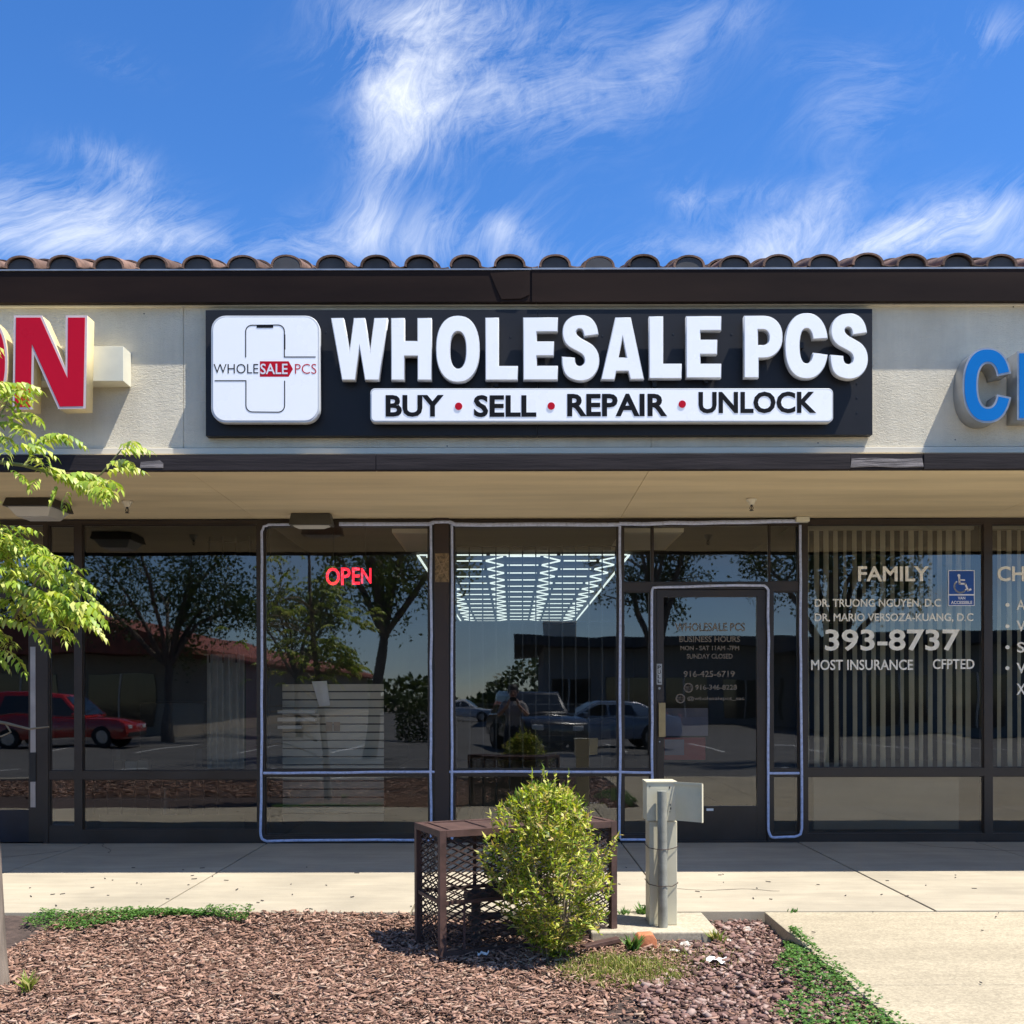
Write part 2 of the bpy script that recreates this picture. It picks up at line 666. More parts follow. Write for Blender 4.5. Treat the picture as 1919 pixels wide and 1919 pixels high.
def concrete(name, c1, c2, fine=.25, stain=.25, agg=0.0):
    m = mk(name, c1, rough=.85, col2=c2, scale=1.6, spec=.25)
    t = NT(m.node_tree)
    b = t.n['Principled BSDF']
    base = b.inputs['Base Color'].links[0].from_socket
    tc = t.new('ShaderNodeTexCoord')
    vec = tc.outputs['Object']
    # fine grit
    n = t.new('ShaderNodeTexNoise', i_Scale=170.0, i_Detail=3.0, i_Roughness=.7)
    t.link(vec, n.inputs['Vector'])
    k = t.math('ADD', t.math('MULTIPLY', t.math('SUBTRACT', n.outputs['Fac'], .5), fine * 2), 1.0)
    # broad brushed streaks along the walk
    mp = t.new('ShaderNodeMapping')
    mp.inputs['Scale'].default_value = (.5, 3.0, 1)
    t.link(vec, mp.inputs['Vector'])
    n2 = t.new('ShaderNodeTexNoise', i_Scale=2.5, i_Detail=7.0, i_Roughness=.7, i_Distortion=.6)
    t.link(mp.outputs[0], n2.inputs['Vector'])
    k2 = t.math('ADD', t.math('MULTIPLY', t.math('SUBTRACT', n2.outputs['Fac'], .5), stain * 2), 1.0)
    # dark specks: gum and grit
    vo = t.new('ShaderNodeTexVoronoi', i_Scale=9.0)
    t.link(vec, vo.inputs['Vector'])
    sp = t.math('LESS_THAN', vo.outputs['Distance'], .045)
    k3 = t.math('SUBTRACT', 1.0, t.math('MULTIPLY', sp, .4))
    kk = t.math('MULTIPLY', t.math('MULTIPLY', k, k2), k3)
    if agg:
        v2 = t.new('ShaderNodeTexVoronoi', i_Scale=95.0)
        t.link(vec, v2.inputs['Vector'])
        sepc = t.new('ShaderNodeSeparateColor')
        t.link(v2.outputs['Color'], sepc.inputs[0])
        kk = t.math('MULTIPLY', kk, t.math('ADD', t.math('MULTIPLY', t.math('SUBTRACT', sepc.outputs[0], .5), agg * 2), 1.0))
    mx = t.new('ShaderNodeVectorMath', operation='SCALE')
    t.link(base, mx.inputs[0])
    t.link(kk, mx.inputs['Scale'])
    t.link(mx.outputs[0], b.inputs['Base Color'])
    bp = t.new('ShaderNodeBump', i_Strength=.5, i_Distance=.002)
    t.link(n.outputs['Fac'], bp.inputs['Height'])
    t.link(bp.outputs[0], b.inputs['Normal'])
    return m


M_stucco = stucco()
M_trim = mk('trim_paint', (.73, .675, .55), rough=.6, var=.06, scale=3, bump=.0008, bscale=20, stretch=(.3, 1, 3))
M_soffit = mk('soffit_paint', (.74, .61, .40), rough=.75, var=.10, scale=1.4, bump=.001, bscale=8, stretch=(.35, 2.5, 1), spec=.2)
M_fascia = mk('dark_bronze_fascia', (.022, .0125, .009), spec=.10, rough=.5, var=.2, scale=1.3, stretch=(.4, 1, 2))
M_board = mk('weathered_dark_board', (.034, .028, .029), spec=.15, rough=.7, var=.25, scale=5, bump=.002, bscale=16, stretch=(.3, 1, 4))
M_barewood = mk('bare_grey_wood', (.24, .21, .20), rough=.9, var=.45, scale=12, bump=.006, bscale=22, stretch=(.35, 1, 5), spots=.4)
M_flash = mk('bent_dark_flashing', (.035, .030, .027), rough=.4, var=.2)
M_drip = mk('galvanised_edge', (.35, .36, .38), rough=.4, metal=.6, var=.15)
M_tile = mk('clay_tile', (.16, .095, .068), rough=.8, var=.35, scale=9, island=.4, bump=.003, bscale=40, spots=.35, spec=.3)
M_birdstop = mk('eave_closure', (.055, .055, .06), rough=.8, var=.2)
M_bronze = mk('bronze_aluminium', (.035, .024, .018), rough=.38, var=.15, scale=3, spec=.5)
M_brownpost = mk('brown_painted_post', (.040, .024, .019), rough=.5, var=.15, scale=3)
M_alum = mk('satin_aluminium', (.42, .38, .36), rough=.4, metal=.7, var=.1)
M_kick = mk('dark_navy_kickplate', (.010, .012, .022), rough=.35, var=.2)
M_glass = glass('storefront_glass', (.86, .86, .82), rough=.012)
M_glass_tint = glass('tinted_storefront_glass', (.62, .62, .58), rough=.012)
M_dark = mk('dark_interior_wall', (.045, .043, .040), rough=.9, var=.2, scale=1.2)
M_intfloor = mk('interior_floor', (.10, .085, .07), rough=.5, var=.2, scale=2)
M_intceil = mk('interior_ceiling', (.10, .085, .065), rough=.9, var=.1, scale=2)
M_white = mk('white_acrylic', (.86, .87, .90), rough=.28, var=.015, scale=2, emit=(.93, .96, 1.0), estr=.10)  # faint emission added to brighten the sign faces in daylight
M_whiteret = mk('white_letter_return', (.58, .60, .63), rough=.4, var=.03)
M_panel = mk('black_sign_panel', (.017, .017, .020), rough=.45, var=.12, scale=1.2, spec=.25)
M_ink = mk('black_vinyl', (.010, .010, .012), rough=.5, var=.1, spec=.12)
M_redvinyl = mk('red_vinyl', (.55, .008, .025), rough=.4, var=.04, spec=.12)
M_redface = mk('red_acrylic', (.58, .006, .028), rough=.3, var=.03, scale=2, spec=.12)
M_pinktrim = mk('pale_trim_cap', (.70, .58, .56), rough=.4, var=.05)
M_cream = mk('cream_return', (.72, .60, .33), rough=.35, var=.05)
M_raceway = mk('cream_raceway', (.72, .69, .55), rough=.45, var=.05)
M_blueface = mk('blue_acrylic', (.006, .17, .52), rough=.15, var=.03, scale=2, spec=.25)
M_silver = mk('silver_return', (.40, .41, .42), rough=.35, metal=.55, var=.1)
M_rope = mk('rope_light_tube', (.52, .58, .80), rough=.3, var=.12, scale=30, bump=.004, bscale=55)
M_concrete = concrete('walk_concrete', (.435, .38, .285), (.335, .295, .225), fine=.2, stain=.3)
M_path = concrete('path_concrete', (.42, .36, .255), (.34, .29, .205), fine=.36, stain=.26, agg=.16)
M_curb = concrete('curb_concrete', (.40, .36, .28), (.34, .30, .24))
M_padc = concrete('pad_concrete', (.44, .39, .29), (.38, .335, .25), fine=.3, agg=.15)
M_asphalt = mk('asphalt', (.105, .10, .092), rough=.9, var=.16, scale=.6, spots=.25)
M_ground = mk('bare_ground', (.16, .13, .09), rough=.95, var=.2, scale=.3)
M_paint = mk('road_paint', (.62, .61, .58), rough=.7, var=.2, scale=5)
M_soil = mk('bed_soil', (.075, .050, .040), rough=.95, var=.35, scale=14, bump=.012, bscale=30)
M_pedestal = mk('cream_pedestal_paint', (.62, .575, .42), rough=.5, var=.05, scale=5, spots=.04)
M_pipe = mk('galvanised_pipe', (.30, .30, .255), rough=.55, metal=.15, var=.18, scale=14)
M_cage = mk('brown_painted_steel', (.085, .045, .036), rough=.6, var=.25, scale=12, bump=.001, bscale=60)
M_wire = mk('rusty_wire', (.06, .036, .03), rough=.7, var=.2)
M_valve = mk('dark_iron_pipe', (.05, .047, .045), rough=.55, var=.3, scale=12)
M_bark = mk('grey_bark', (.17, .13, .10), rough=.95, var=.4, scale=10, bump=.01, bscale=26, stretch=(3, 3, .5))
M_stake = mk('weathered_stake', (.20, .16, .125), rough=.9, var=.4, scale=10, bump=.004, bscale=30, stretch=(3, 3, .25))
M_twig = mk('pale_twig', (.26, .20, .12), rough=.8, var=.25)
M_greentwig = mk('green_twig', (.20, .21, .08), rough=.7, var=.2)
M_blind = mk('cream_blind_fabric', (.88, .81, .63), rough=.8, var=.06)
M_lensoff = mk('frosted_lens', (.58, .56, .52), rough=.35, var=.04)
M_fixture = mk('dark_fixture_metal', (.030, .026, .022), rough=.45, var=.2)
M_greyfix = mk('grey_fixture_metal', (.075, .070, .058), rough=.5, var=.12)
M_winletter = mk('cream_window_vinyl', (.88, .84, .75), rough=.6, var=.1, scale=20)
M_doorletter = mk('faded_door_vinyl', (.15, .125, .10), rough=.7, var=.25, scale=40)
M_brass = mk('dull_brass', (.36, .27, .14), rough=.35, metal=.6, var=.12)
M_plate = mk('pale_lock_plate', (.40, .40, .40), rough=.4, metal=.4, var=.2, scale=40)
M_blue_sign = mk('blue_sticker', (.010, .07, .34), rough=.4, var=.04)
M_whitev = mk('white_vinyl', (.80, .80, .86), rough=.5, var=.03)
M_brick = mk('terracotta', (.56, .20, .09), rough=.9, var=.2, scale=18, bump=.004, bscale=30)
M_rubble = mk('pale_rubble', (.52, .48, .42), rough=.9, var=.2, scale=20, bump=.004, bscale=30)
M_paper = mk('white_paper', (.75, .75, .74), rough=.8, var=.05)
M_slat = mk('grey_slatwall', (.50, .46, .37), rough=.55, var=.05, scale=3)
M_lowboard = mk('dull_board', (.34, .315, .26), rough=.6, var=.06, scale=2)
M_curtain = mk('pale_curtain', (.85, .82, .77), rough=.9, var=.1)
M_purple = mk('purple_panel', (.12, .012, .075), rough=.4, var=.05)
M_blackthing = mk('black_leather', (.012, .012, .013), rough=.4, var=.2)
M_cardboard = mk('kraft_board', (.30, .21, .13), rough=.9, var=.15)
M_redbox = mk('dark_red_card', (.20, .012, .014), rough=.7, var=.1)
M_bluepaper = mk('dull_blue_paper', (.13, .13, .18), rough=.8, var=.08)
M_led = mk('led_tube', (.9, .95, .95), emit=(.86, 1.0, .97), estr=.68)
M_neon = mk('red_neon', (.8, .02, .04), emit=(1.0, .022, .05), estr=1.25)
M_sticker = mk('tan_worn_sticker', (.22, .15, .08), rough=.7, var=.4, scale=40)

L_shrub = leaf_mat('shrub_leaf', [(.10, .17, .02), (.30, .39, .04), (.50, .53, .07), (.60, .59, .13), (.38, .45, .05), (.15, .24, .025),
                                  (.46, .51, .07), (.56, .42, .15), (.24, .34, .035), (.64, .61, .20), (.08, .14, .015)], trans=.30)
L_tree = leaf_mat('tree_leaf', [(.17, .27, .035), (.33, .45, .055), (.48, .54, .10), (.27, .38, .045), (.56, .58, .18), (.40, .49, .07), (.22, .33, .045), (.50, .52, .12)], trans=.28)
L_clover = leaf_mat('clover_leaf', [(.05, .13, .025), (.09, .20, .04), (.15, .26, .06), (.07, .17, .03)], trans=.25)
L_grass = leaf_mat('grass_blade', [(.20, .25, .04), (.32, .33, .08), (.42, .38, .14), (.16, .22, .035)], trans=.25)
L_far = leaf_mat('far_leaf', [(.035, .06, .014), (.055, .085, .018), (.08, .11, .024), (.045, .07, .015)], trans=.2)
L_fargreen = leaf_mat('far_green_leaf', [(.06, .10, .018), (.10, .14, .028), (.15, .18, .04), (.08, .12, .02)], trans=.3)
M_chip = leaf_mat('bark_chip', [(0.096, 0.051, 0.034), (0.270, 0.152, 0.106), (0.366, 0.216, 0.154), (0.193, 0.106, 0.072), (0.318, 0.184, 0.134), (0.452, 0.303, 0.230),
                                (0.231, 0.129, 0.091), (0.404, 0.248, 0.178), (0.135, 0.074, 0.053), (0.378, 0.271, 0.200), (0.289, 0.166, 0.115)], trans=0.0, rough=.9)
M_rockchip = leaf_mat('dusky_chip', [(.10, .055, .045), (.21, .12, .10), (.29, .18, .15), (.15, .085, .07), (.36, .26, .22), (.24, .14, .11)], trans=0.0, rough=.9)


# ================================================================== GROUND AND WALKS
BED = -0.07           # planting bed
LOT = -0.25           # parking lot
YF = -2.91            # front edge of the sidewalk
YK = -7.7             # kerb between bed and parking lot
XW = 1.47             # left edge of the right-hand path
BX = 9.0              # half width of building

mb = MB()
mb.box(-400, 400, -500, 300, -.55, -.40)
tag(mb.build('ground', M_ground), kind='structure')
mb = MB()
mb.box(-60, 60, -125, YK - .15, -.40, LOT)
tag(mb.build('parking_lot', M_asphalt), kind='structure')

# sidewalk slabs with open joints, 1.53 m apart
joints = [-.59 + 1.53 * k for k in range(-6, 7)]
mb = MB()
for a, b in zip(joints[:-1], joints[1:]):
    mb.box(a + .006, b - .006, YF + random.uniform(-.002, .002), -.02, -.12, random.uniform(-.0015, .0015))
mb.box(joints[0] + .1, joints[-1] - .1, YF + .02, -.03, -.2, -.030)
tag(mb.build('sidewalk', M_concrete, bevel=.004), kind='structure')

mb = MB()
ys = [YF - .012, -4.45, -6.05, YK]
for a, b in zip(ys[:-1], ys[1:]):
    mb.box(XW, 3.1, b + .006, a, -.2, -.004)
    mb.box(3.112, 9.4, b + .006, a, -.2, -.006)
tag(mb.build('path', M_path, bevel=.004), kind='structure')

mb = MB()
mb.box(-9.4, XW - .004, YK - .15, YK, -.35, -.02)
mb.box(XW, 9.4, YK - .15, YK - .004, -.35, -.012)
tag(mb.build('kerb', M_curb, bevel=.02), kind='structure')


def bed_h(x, y):
    """height of the mulch surface"""
    h = BED + .012 * np.sin(x * 2.1 + 1) * np.cos(y * 1.7) + .006 * np.sin(x * 7 + y * 5)
    # banked up to the path on the right
    h = h + (-.022 - BED) * np.clip((x - 1.12) / .3, 0, 1) * np.clip((-3.45 - y) / .4, 0, 1)
    # banked up to the walk on the left
    k = np.clip((y - (YF - .55)) / .5, 0, 1) * np.clip((-.2 - x) / .5, 0, 1)
    return h + k * (-.012 - BED)


nx, ny = 150, 70
gx = np.linspace(-9.4, XW, nx)
gy = np.linspace(YK, YF, ny)
GX, GY = np.meshgrid(gx, gy)
GZ = bed_h(GX, GY) - .012
vv = np.stack([GX, GY, GZ], -1).reshape(-1, 3)
ii = np.arange(nx * ny).reshape(ny, nx)
ff = np.stack([ii[:-1, :-1], ii[:-1, 1:], ii[1:, 1:], ii[1:, :-1]], -1).reshape(-1, 4)
tag(raw_mesh('planting_bed', vv, ff, M_soil, smooth=True), kind='structure')


def chips(name, n, xr, yr, size, mat, hfun, rockish=False, reject=None):
    x = rng.uniform(*xr, n)
    y = rng.uniform(*yr, n)
    if reject is not None:
        k = ~reject(x, y)
        x, y = x[k], y[k]
        n = len(x)
    L = rng.gamma(3.0, size / 3.0, n).clip(size * .35, size * 2.4)
    Wd = L * rng.uniform(.55, .95, n) if rockish else L * rng.uniform(.2, .42, n)
    T = Wd * (rng.uniform(.3, .55, n) if rockish else rng.uniform(.16, .36, n))
    base = np.array([[-.5, -.34, -.5], [.5, -.3, -.5], [.5, .3, -.5], [-.5, .34, -.5],
                     [-.42, -.3, .5], [.36, -.34, .5], [.4, .26, .5], [-.36, .34, .5]])
    v = np.repeat(base[None], n, 0) + rng.normal(0, .09, (n, 8, 3))
    v *= np.stack([L, Wd, T], -1)[:, None, :]
    # bend in the length
    v[:, :, 2] += (rng.normal(0, 2.2, n).clip(-4, 4))[:, None] * (v[:, :, 0] ** 2)
    yaw, pit, rol = rng.uniform(0, 2 * PI, n), rng.normal(0, .2, n), rng.normal(0, .35, n)
    cy, sy, cp, sp, cr, sr = np.cos(yaw), np.sin(yaw), np.cos(pit), np.sin(pit), np.cos(rol), np.sin(rol)
    R = np.empty((n, 3, 3))
    R[:, 0, 0] = cy * cp; R[:, 0, 1] = cy * sp * sr - sy * cr; R[:, 0, 2] = cy * sp * cr + sy * sr
    R[:, 1, 0] = sy * cp; R[:, 1, 1] = sy * sp * sr + cy * cr; R[:, 1, 2] = sy * sp * cr - cy * sr
    R[:, 2, 0] = -sp; R[:, 2, 1] = cp * sr; R[:, 2, 2] = cp * cr
    v = np.einsum('nij,nkj->nki', R, v)
    z = hfun(x, y) + rng.uniform(-.008, .022, n)
    v += np.stack([x, y, z], -1)[:, None, :]
    q = np.array([[0, 3, 2, 1], [4, 5, 6, 7], [0, 1, 5, 4], [1, 2, 6, 5], [2, 3, 7, 6], [3, 0, 4, 7]])
    f = (np.arange(n)[:, None, None] * 8 + q[None]).reshape(-1, 4)
    return tag(raw_mesh(name, v.reshape(-1, 3), f, mat), kind='stuff')


def on_pad(x, y):
    return (x > .5) & (x < 1.12) & (y > -3.44)


def right_patch(x, y):
    return (x > .62 + .25 * np.sin(y * 3)) & (x < XW) & (y < -2.9) & (y > -4.9)


def edge_patch(x, y):
    return x > XW - .02


o = chips('bark_mulch', 62000, (-2.6, 1.45), (-4.95, YF + .0), .025, M_chip, bed_h,
          reject=lambda x, y: on_pad(x, y) | (right_patch(x, y) & (rng.random(len(x)) < .75)))
tag(o, 'reddish brown bark mulch chips covering the planting bed', 'mulch')
o = chips('bark_mulch', 14000, (-9.3, 1.45), (YK, -4.95), .048, M_chip, bed_h)
tag(o, 'coarser brown bark mulch towards the kerb of the bed', 'mulch')
o = chips('rock_mulch', 6500, (.55, 1.46), (-4.9, YF), .020, M_rockchip, bed_h, rockish=True,
          reject=lambda x, y: on_pad(x, y) | (~right_patch(x, y)))
tag(o, 'dusky red gravel beside the path edge', 'gravel')

# hairline cracks in the walk
for pts in ([(-3.55, -.02), (-3.45, -.25), (-3.32, -.42), (-3.25, -.62)], [(-4.2, -.9), (-3.9, -.75), (-3.7, -.5)], [(3.3, -.03), (3.55, -.35), (3.9, -.55), (4.3, -.62)],
            [(1.02, -2.2), (1.25, -2.28), (1.5, -2.22), (1.72, -2.3)]):
    mb = MB()
    q_ = [Vector((a, b, .0022)) for a, b in pts]
    qq = []
    for a, b in zip(q_[:-1], q_[1:]):
        for k in range(4):
            qq.append(a.lerp(b, k / 4) + Vector((random.gauss(0, .008), random.gauss(0, .008), 0)))
    qq.append(q_[-1])
    for a, b in zip(qq[:-1], qq[1:]):
        mb.bar(a, b, random.uniform(.003, .007), .001)
    tag(mb.build('crack', M_valve), kind='structure')

# litter of dry bits on the paving
n = 90
mb = MB()
for _ in range(n):
    x = random.uniform(-3.2, 3.2)
    if random.random() < .55 or x < XW + .1:
        y = random.uniform(YF + .05, -1.3)
    else:
        y = random.uniform(-4.9, YF)
    a = random.uniform(0, PI)
    l = random.uniform(.008, .04)
    mb.bar((x, y, .004), (x + l * math.cos(a), y + l * math.sin(a), .004), random.uniform(.004, .008), .004)
tag(mb.build('leaf_litter', M_valve), 'dark dry bits scattered on the pale concrete walk', 'litter', kind='stuff')

# painted stall lines of the parking lot
mb = MB()
zt = LOT + .004
for k in range(-7, 8):
    x = 1.1 + k * 2.75
    a = math.radians(24)
    mb.prism([(x, -8.6), (x + .1, -8.6), (x + .1 + 4.6 * math.tan(a), -13.2), (x + 4.6 * math.tan(a), -13.2)], 'z', LOT + .001, zt)
for k in range(-8, 9):
    x = .4 + k * 2.75
    mb.prism([(x, -20.0), (x + .1, -20.0), (x + .1, -25.5), (x, -25.5)], 'z', LOT + .001, zt)
tag(mb.build('parking_lines', M_paint), kind='structure')

# ================================================================== THE BUILDING
bld = thing('shop_building', (0, 0, 0), 'single storey shop row with stucco sign band, clay tile eave and dark storefronts', 'building')

YB = -1.92            # stucco face of the sign band
zs_bot, zs_top = Z(846, YB), Z(566, YB) + .03

# stucco panels of the sign band, butted at the vertical seams
seams = [-BX, X(345, YB), X(1221, YB), BX]
mb = MB()
for a, b in zip(seams[:-1], seams[1:]):
    mb.box(a + .0025, b - .0025, YB, YB + .12, Z(838, YB), zs_top + .02)
mb.box(-BX, BX, YB + .006, YB + .11, Z(838, YB) + .01, zs_top)
mb.build('sign_band', M_stucco, bld)
mb = MB()
mb.box(-BX, BX, YB - .018, YB + .12, Z(850, YB - .018), Z(838.5, YB - .018))
mb.build('ledge', M_trim, bld, bevel=.004)
mb = MB()
mb.box(-BX, BX, YB - .022, YB + .12, Z(573, YB - .022), Z(562, YB - .022))
mb.build('frieze_board', M_trim, bld)
# screw holes in the band
mb = MB()
for px, py in ((1006, 582), (1130, 583), (838, 570), (1013, 571), (1187, 571), (1362, 571), (1899, 575), (838, 836), (1533, 830), (270, 588), (1790, 824)):
    p = P(px, py, YB)
    mb = MB()
    mb.box(p.x - .004, p.x + .004, YB - .001, YB + .01, p.z - .004, p.z + .004)
    mb.build('screw_hole', M_valve, bld)

# lower dark board
YL = -2.05
zl0, zl1 = Z(880.5, YL), Z(850, YL) - .002
mb = MB()
cuts = [-BX, X(230, YL), X(705, YL), X(1595, YL), X(1732, YL), BX]
for i, (a, b) in enumerate(zip(cuts[:-1], cuts[1:])):
    if i == 3:
        mb.box(a + .001, b - .001, YL + .008, YL + .05, zl0, zl1)
    else:
        mb.box(a + .001, b - .001, YL + random.uniform(-.001, .002), YL + .05, zl0, zl1)
mb.build('edge_board', M_board, bld, bevel=.003)
# weathered bare patch where the paint is gone
mb = MB()
pts = [(1594, 876), (1596, 859), (1640, 858), (1690, 860), (1728, 858), (1731, 875), (1680, 876), (1640, 874)]
mb.prism([(P(a, b, YL).x, P(a, b, YL).z) for a, b in pts], 'y', YL - .001, YL + .007)
q = mb.build('bare_wood_patch', M_barewood, bld)
q['label'] = 'bare grey wood where paint peeled off the dark board'
mb = MB()
pts = [(262, 877), (264, 866), (300, 863), (306, 868), (306, 877)]
mb.prism([(P(a, b, YL).x, P(a, b, YL).z) for a, b in pts], 'y', YL - .003, YL - .0005)
mb.build('bare_wood_patch', M_barewood, bld)

# soffit of plywood sheets with open seams
zsf = CAMZ + (HZ - 973) * D / F
mb = MB()
sx = [-2.21 + 3.15 * k for k in range(-3, 5)]
sx = [-BX] + [s for s in sx if -BX < s < BX] + [BX]
for a, b in zip(sx[:-1], sx[1:]):
    mb.box(a + .002, b - .002, -1.21 + .002, -.001, zsf + random.uniform(0, .002), zsf + .012)
    mb.box(a + .002, b - .002, YL + .052, -1.21 - .002, zsf + random.uniform(0, .002), zsf + .012)
mb.box(-BX, BX, YL + .06, .04, zsf + .013, zsf + .03)
mb.box(-BX, BX, YL + .052, YB + .02, zsf + .031, zl1 - .012)
mb.build('soffit', M_soffit, bld)

# roof fascia in two lengths, with a thin drip edge
YG = -1.996
zg0, zg1 = Z(565, YG), Z(506, YG)
xs_ = X(998, YG)
mb = MB()
mb.box(-BX - .1, xs_ + .03, YG + .004, YB - .0225, zg0, zg1)
mb.box(xs_, BX + .1, YG - .003, YG + .0035, zg0 - .004, zg1)
mb.box(xs_ + .031, BX + .1, YG + .0036, YB - .0225, zg0, zg1)
mb.build('roof_fascia', M_fascia, bld, bevel=.0015)
mb = MB()
mb.box(-BX - .1, xs_ - .001, YG - .003, YG + .05, zg1 + .0005, zg1 + .010)
mb.box(xs_ + .001, BX + .1, YG - .007, YG + .05, zg1 + .0005, zg1 + .012)
mb.build('drip_edge', M_drip, bld)
# bent end of the left fascia sheet
mb = MB()
pts = [(917, 508), (993, 508), (993, 552), (976, 560), (940, 561), (930, 540)]
vs = [P(a, b, YG) for a, b in pts]
for i, dy in enumerate((0.001, -.002, -.002, -.006, -.004, -.002)):
    vs[i].y = YG + dy
mb.add(vs, [(0, 1, 2, 3, 4, 5)])
mb.add([v + Vector((0, .003, 0)) for v in vs], [(5, 4, 3, 2, 1, 0)])
mb.build('bent_flashing', M_fascia, bld)

# clay tile roof: S tiles, two visible rows and more up the slope
PITCH = .3012
ytile = -2.0
ztile = Z(500, ytile)
slope = math.radians(17)
tile_prof = []
for k in range(13):
    a = PI * k / 12
    tile_prof.append((-.108 * math.cos(a), .086 * math.sin(a) ** .8 if 0 < k < 12 else 0))
for t_, z_ in ((.128, -.006), (.15, -.009), (.172, -.006), (.191, -.001)):
    tile_prof.append((t_, z_))
mb = MB()
caps = MB()
closure = []
xc0 = X(958, ytile)
ncol = int(BX * 2 / PITCH)
for row in range(7):
    for c in range(-ncol // 2, ncol // 2 + 1):
        xc = xc0 + c * PITCH + random.gauss(0, .005)
        dz = random.gauss(0, .0035)
        dy = abs(random.gauss(0, .012))
        rl = random.gauss(0, .012)
        L = .46
        s0 = row * .38
        vs = []
        npf = len(tile_prof)
        for (s, lift) in ((s0, .019 if row else .003), (s0 + L, 0.002)):
            yy = ytile + dy + s * math.cos(slope)
            zz = ztile + dz + s * math.sin(slope) + lift
            for th in (0.0, .017):
                for i, (px_, pz_) in enumerate(tile_prof):
                    k = 1.0
                    if th == 0:
                        k = .86 if i < 13 else 1.0
                    vs.append((xc + px_ * (k if i < 13 else 1), yy, zz + (pz_ * k) + (th * .4 if i >= 13 or pz_ < .01 else 0) + rl * px_))
        fs = []
        A, B, Cc, Dd = 0, npf, 2 * npf, 3 * npf
        for i in range(npf - 1):
            fs.append((B + i, B + i + 1, Dd + i + 1, Dd + i))
            fs.append((A + i, Cc + i, Cc + i + 1, A + i + 1))
            fs.append((A + i, A + i + 1, B + i + 1, B + i))
        fs += [(A, B, Dd, Cc), (A + npf - 1, Cc + npf - 1, Dd + npf - 1, B + npf - 1)]
        mb.add(vs, fs)
        if row == 0:
            closure += [(xc + px_ * .85, ztile + dz + max(pz_ * .84, -.005)) for px_, pz_ in tile_prof[:13]]
roof = mb.build('roof', M_tile, bld, smooth=True)
cv, cf = [], []
for x_, z_ in closure:
    cv += [(x_, ytile + .028, ztile - .03), (x_, ytile + .028, z_)]
for i in range(len(closure) - 1):
    cf.append((2 * i, 2 * i + 2, 2 * i + 3, 2 * i + 1))
caps.add(cv, cf)
caps.build('eave_closure', M_birdstop, roof)
mb = MB()
y1 = -1.96
mb.prism([(y1, ztile - .02), (y1 + 3.0, ztile - .02 + 3.0 * math.tan(slope)), (y1 + 3.0, 3.0), (y1 + .12, 3.96)], 'x', -BX, BX)
mb.build('roof_deck', M_fascia, bld)
mb = MB()
mb.box(-BX, BX, .9, 12.2, 4.3, 4.55)
mb.build('flat_roof', M_birdstop, bld)

# interior shell
ZC = 2.762
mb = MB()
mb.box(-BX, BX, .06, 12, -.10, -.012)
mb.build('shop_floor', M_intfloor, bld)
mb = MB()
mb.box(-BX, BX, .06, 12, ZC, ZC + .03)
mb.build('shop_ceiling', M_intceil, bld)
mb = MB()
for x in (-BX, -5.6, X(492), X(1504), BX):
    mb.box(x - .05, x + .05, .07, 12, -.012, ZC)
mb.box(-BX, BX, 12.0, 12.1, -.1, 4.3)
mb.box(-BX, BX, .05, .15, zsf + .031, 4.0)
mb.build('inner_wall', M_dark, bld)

# --- storefront frames
YW = -.045            # front face of frames


def window(name, outer, panes, gmat, label=None, depth=.10, mat=None, yw=YW):
    """outer and pane rectangles in photo pixels on the facade plane"""
    xs = sorted({outer[0], outer[1]} | {p[0] for p in panes} | {p[1] for p in panes})
    ys = sorted({outer[2], outer[3]} | {p[2] for p in panes} | {p[3] for p in panes})
    mb = MB()
    for i in range(len(xs) - 1):
        for j in range(len(ys) - 1):
            cx, cy = (xs[i] + xs[i + 1]) / 2, (ys[j] + ys[j + 1]) / 2
            if any(p[0] < cx < p[1] and p[2] < cy < p[3] for p in panes):
                continue
            mb.box(X(xs[i]), X(xs[i + 1]), yw, yw + depth, Z(ys[j + 1]), Z(ys[j]))
    # glazing beads
    for p in panes:
        x0, x1, z0, z1 = X(p[0]), X(p[1]), Z(p[3]), Z(p[2])
        w = .009
        for a in ((x0, x0 + w, z0, z1), (x1 - w, x1, z0, z1), (x0 + w, x1 - w, z0, z0 + w), (x0 + w, x1 - w, z1 - w, z1)):
            mb.box(a[0], a[1], yw + .02, yw + .045, a[2], a[3])
    o = mb.build(name, mat or M_bronze, bld)
    if label:
        o['label'] = label
    for p in panes:
        m = MB()
        m.box(X(p[0]), X(p[1]), yw + .028, yw + .034, Z(p[3]), Z(p[2]))
        # single sheet: front face only keeps one clean reflection
        x0, x1, z0, z1 = X(p[0]), X(p[1]), Z(p[3]), Z(p[2])
        me = MB()
        me.add([(x0, yw + .03, z0), (x1, yw + .03, z0), (x1, yw + .03, z1), (x0, yw + .03, z1)], [(0, 1, 2, 3)])
        me.build('pane', gmat, o)
    return o


TOP, BOT = 975, 1577.5
w_far = window('window', (-700, -130, TOP, BOT), [(-680, -420, 985, 1443), (-405, -145, 985, 1443), (-680, -420, 1458, 1550), (-405, -145, 1458, 1550)], M_glass_tint)
w_side = window('window', (95, 149, TOP, BOT), [(96.5, 143, 985, 1443), (96.5, 143, 1458, 1545)], M_glass_tint)
w_left = window('window', (149, 486, TOP, BOT), [(158, 484, 983, 1443), (158, 484, 1458, 1553)], M_glass_tint)
w_a = window('window', (486, 815, TOP, BOT), [(498, 804, 985, 1441), (498, 804, 1453, 1563)], M_glass)
w_b = window('window', (843, 1162.5, TOP, BOT), [(852, 1157, 985, 1441), (852, 1157, 1453, 1563)], M_glass)
w_d = window('window', (1162.5, 1223, TOP, BOT), [(1168, 1221, 985, 1093), (1168, 1217, 1110, 1441), (1168, 1217, 1453, 1563)], M_glass)
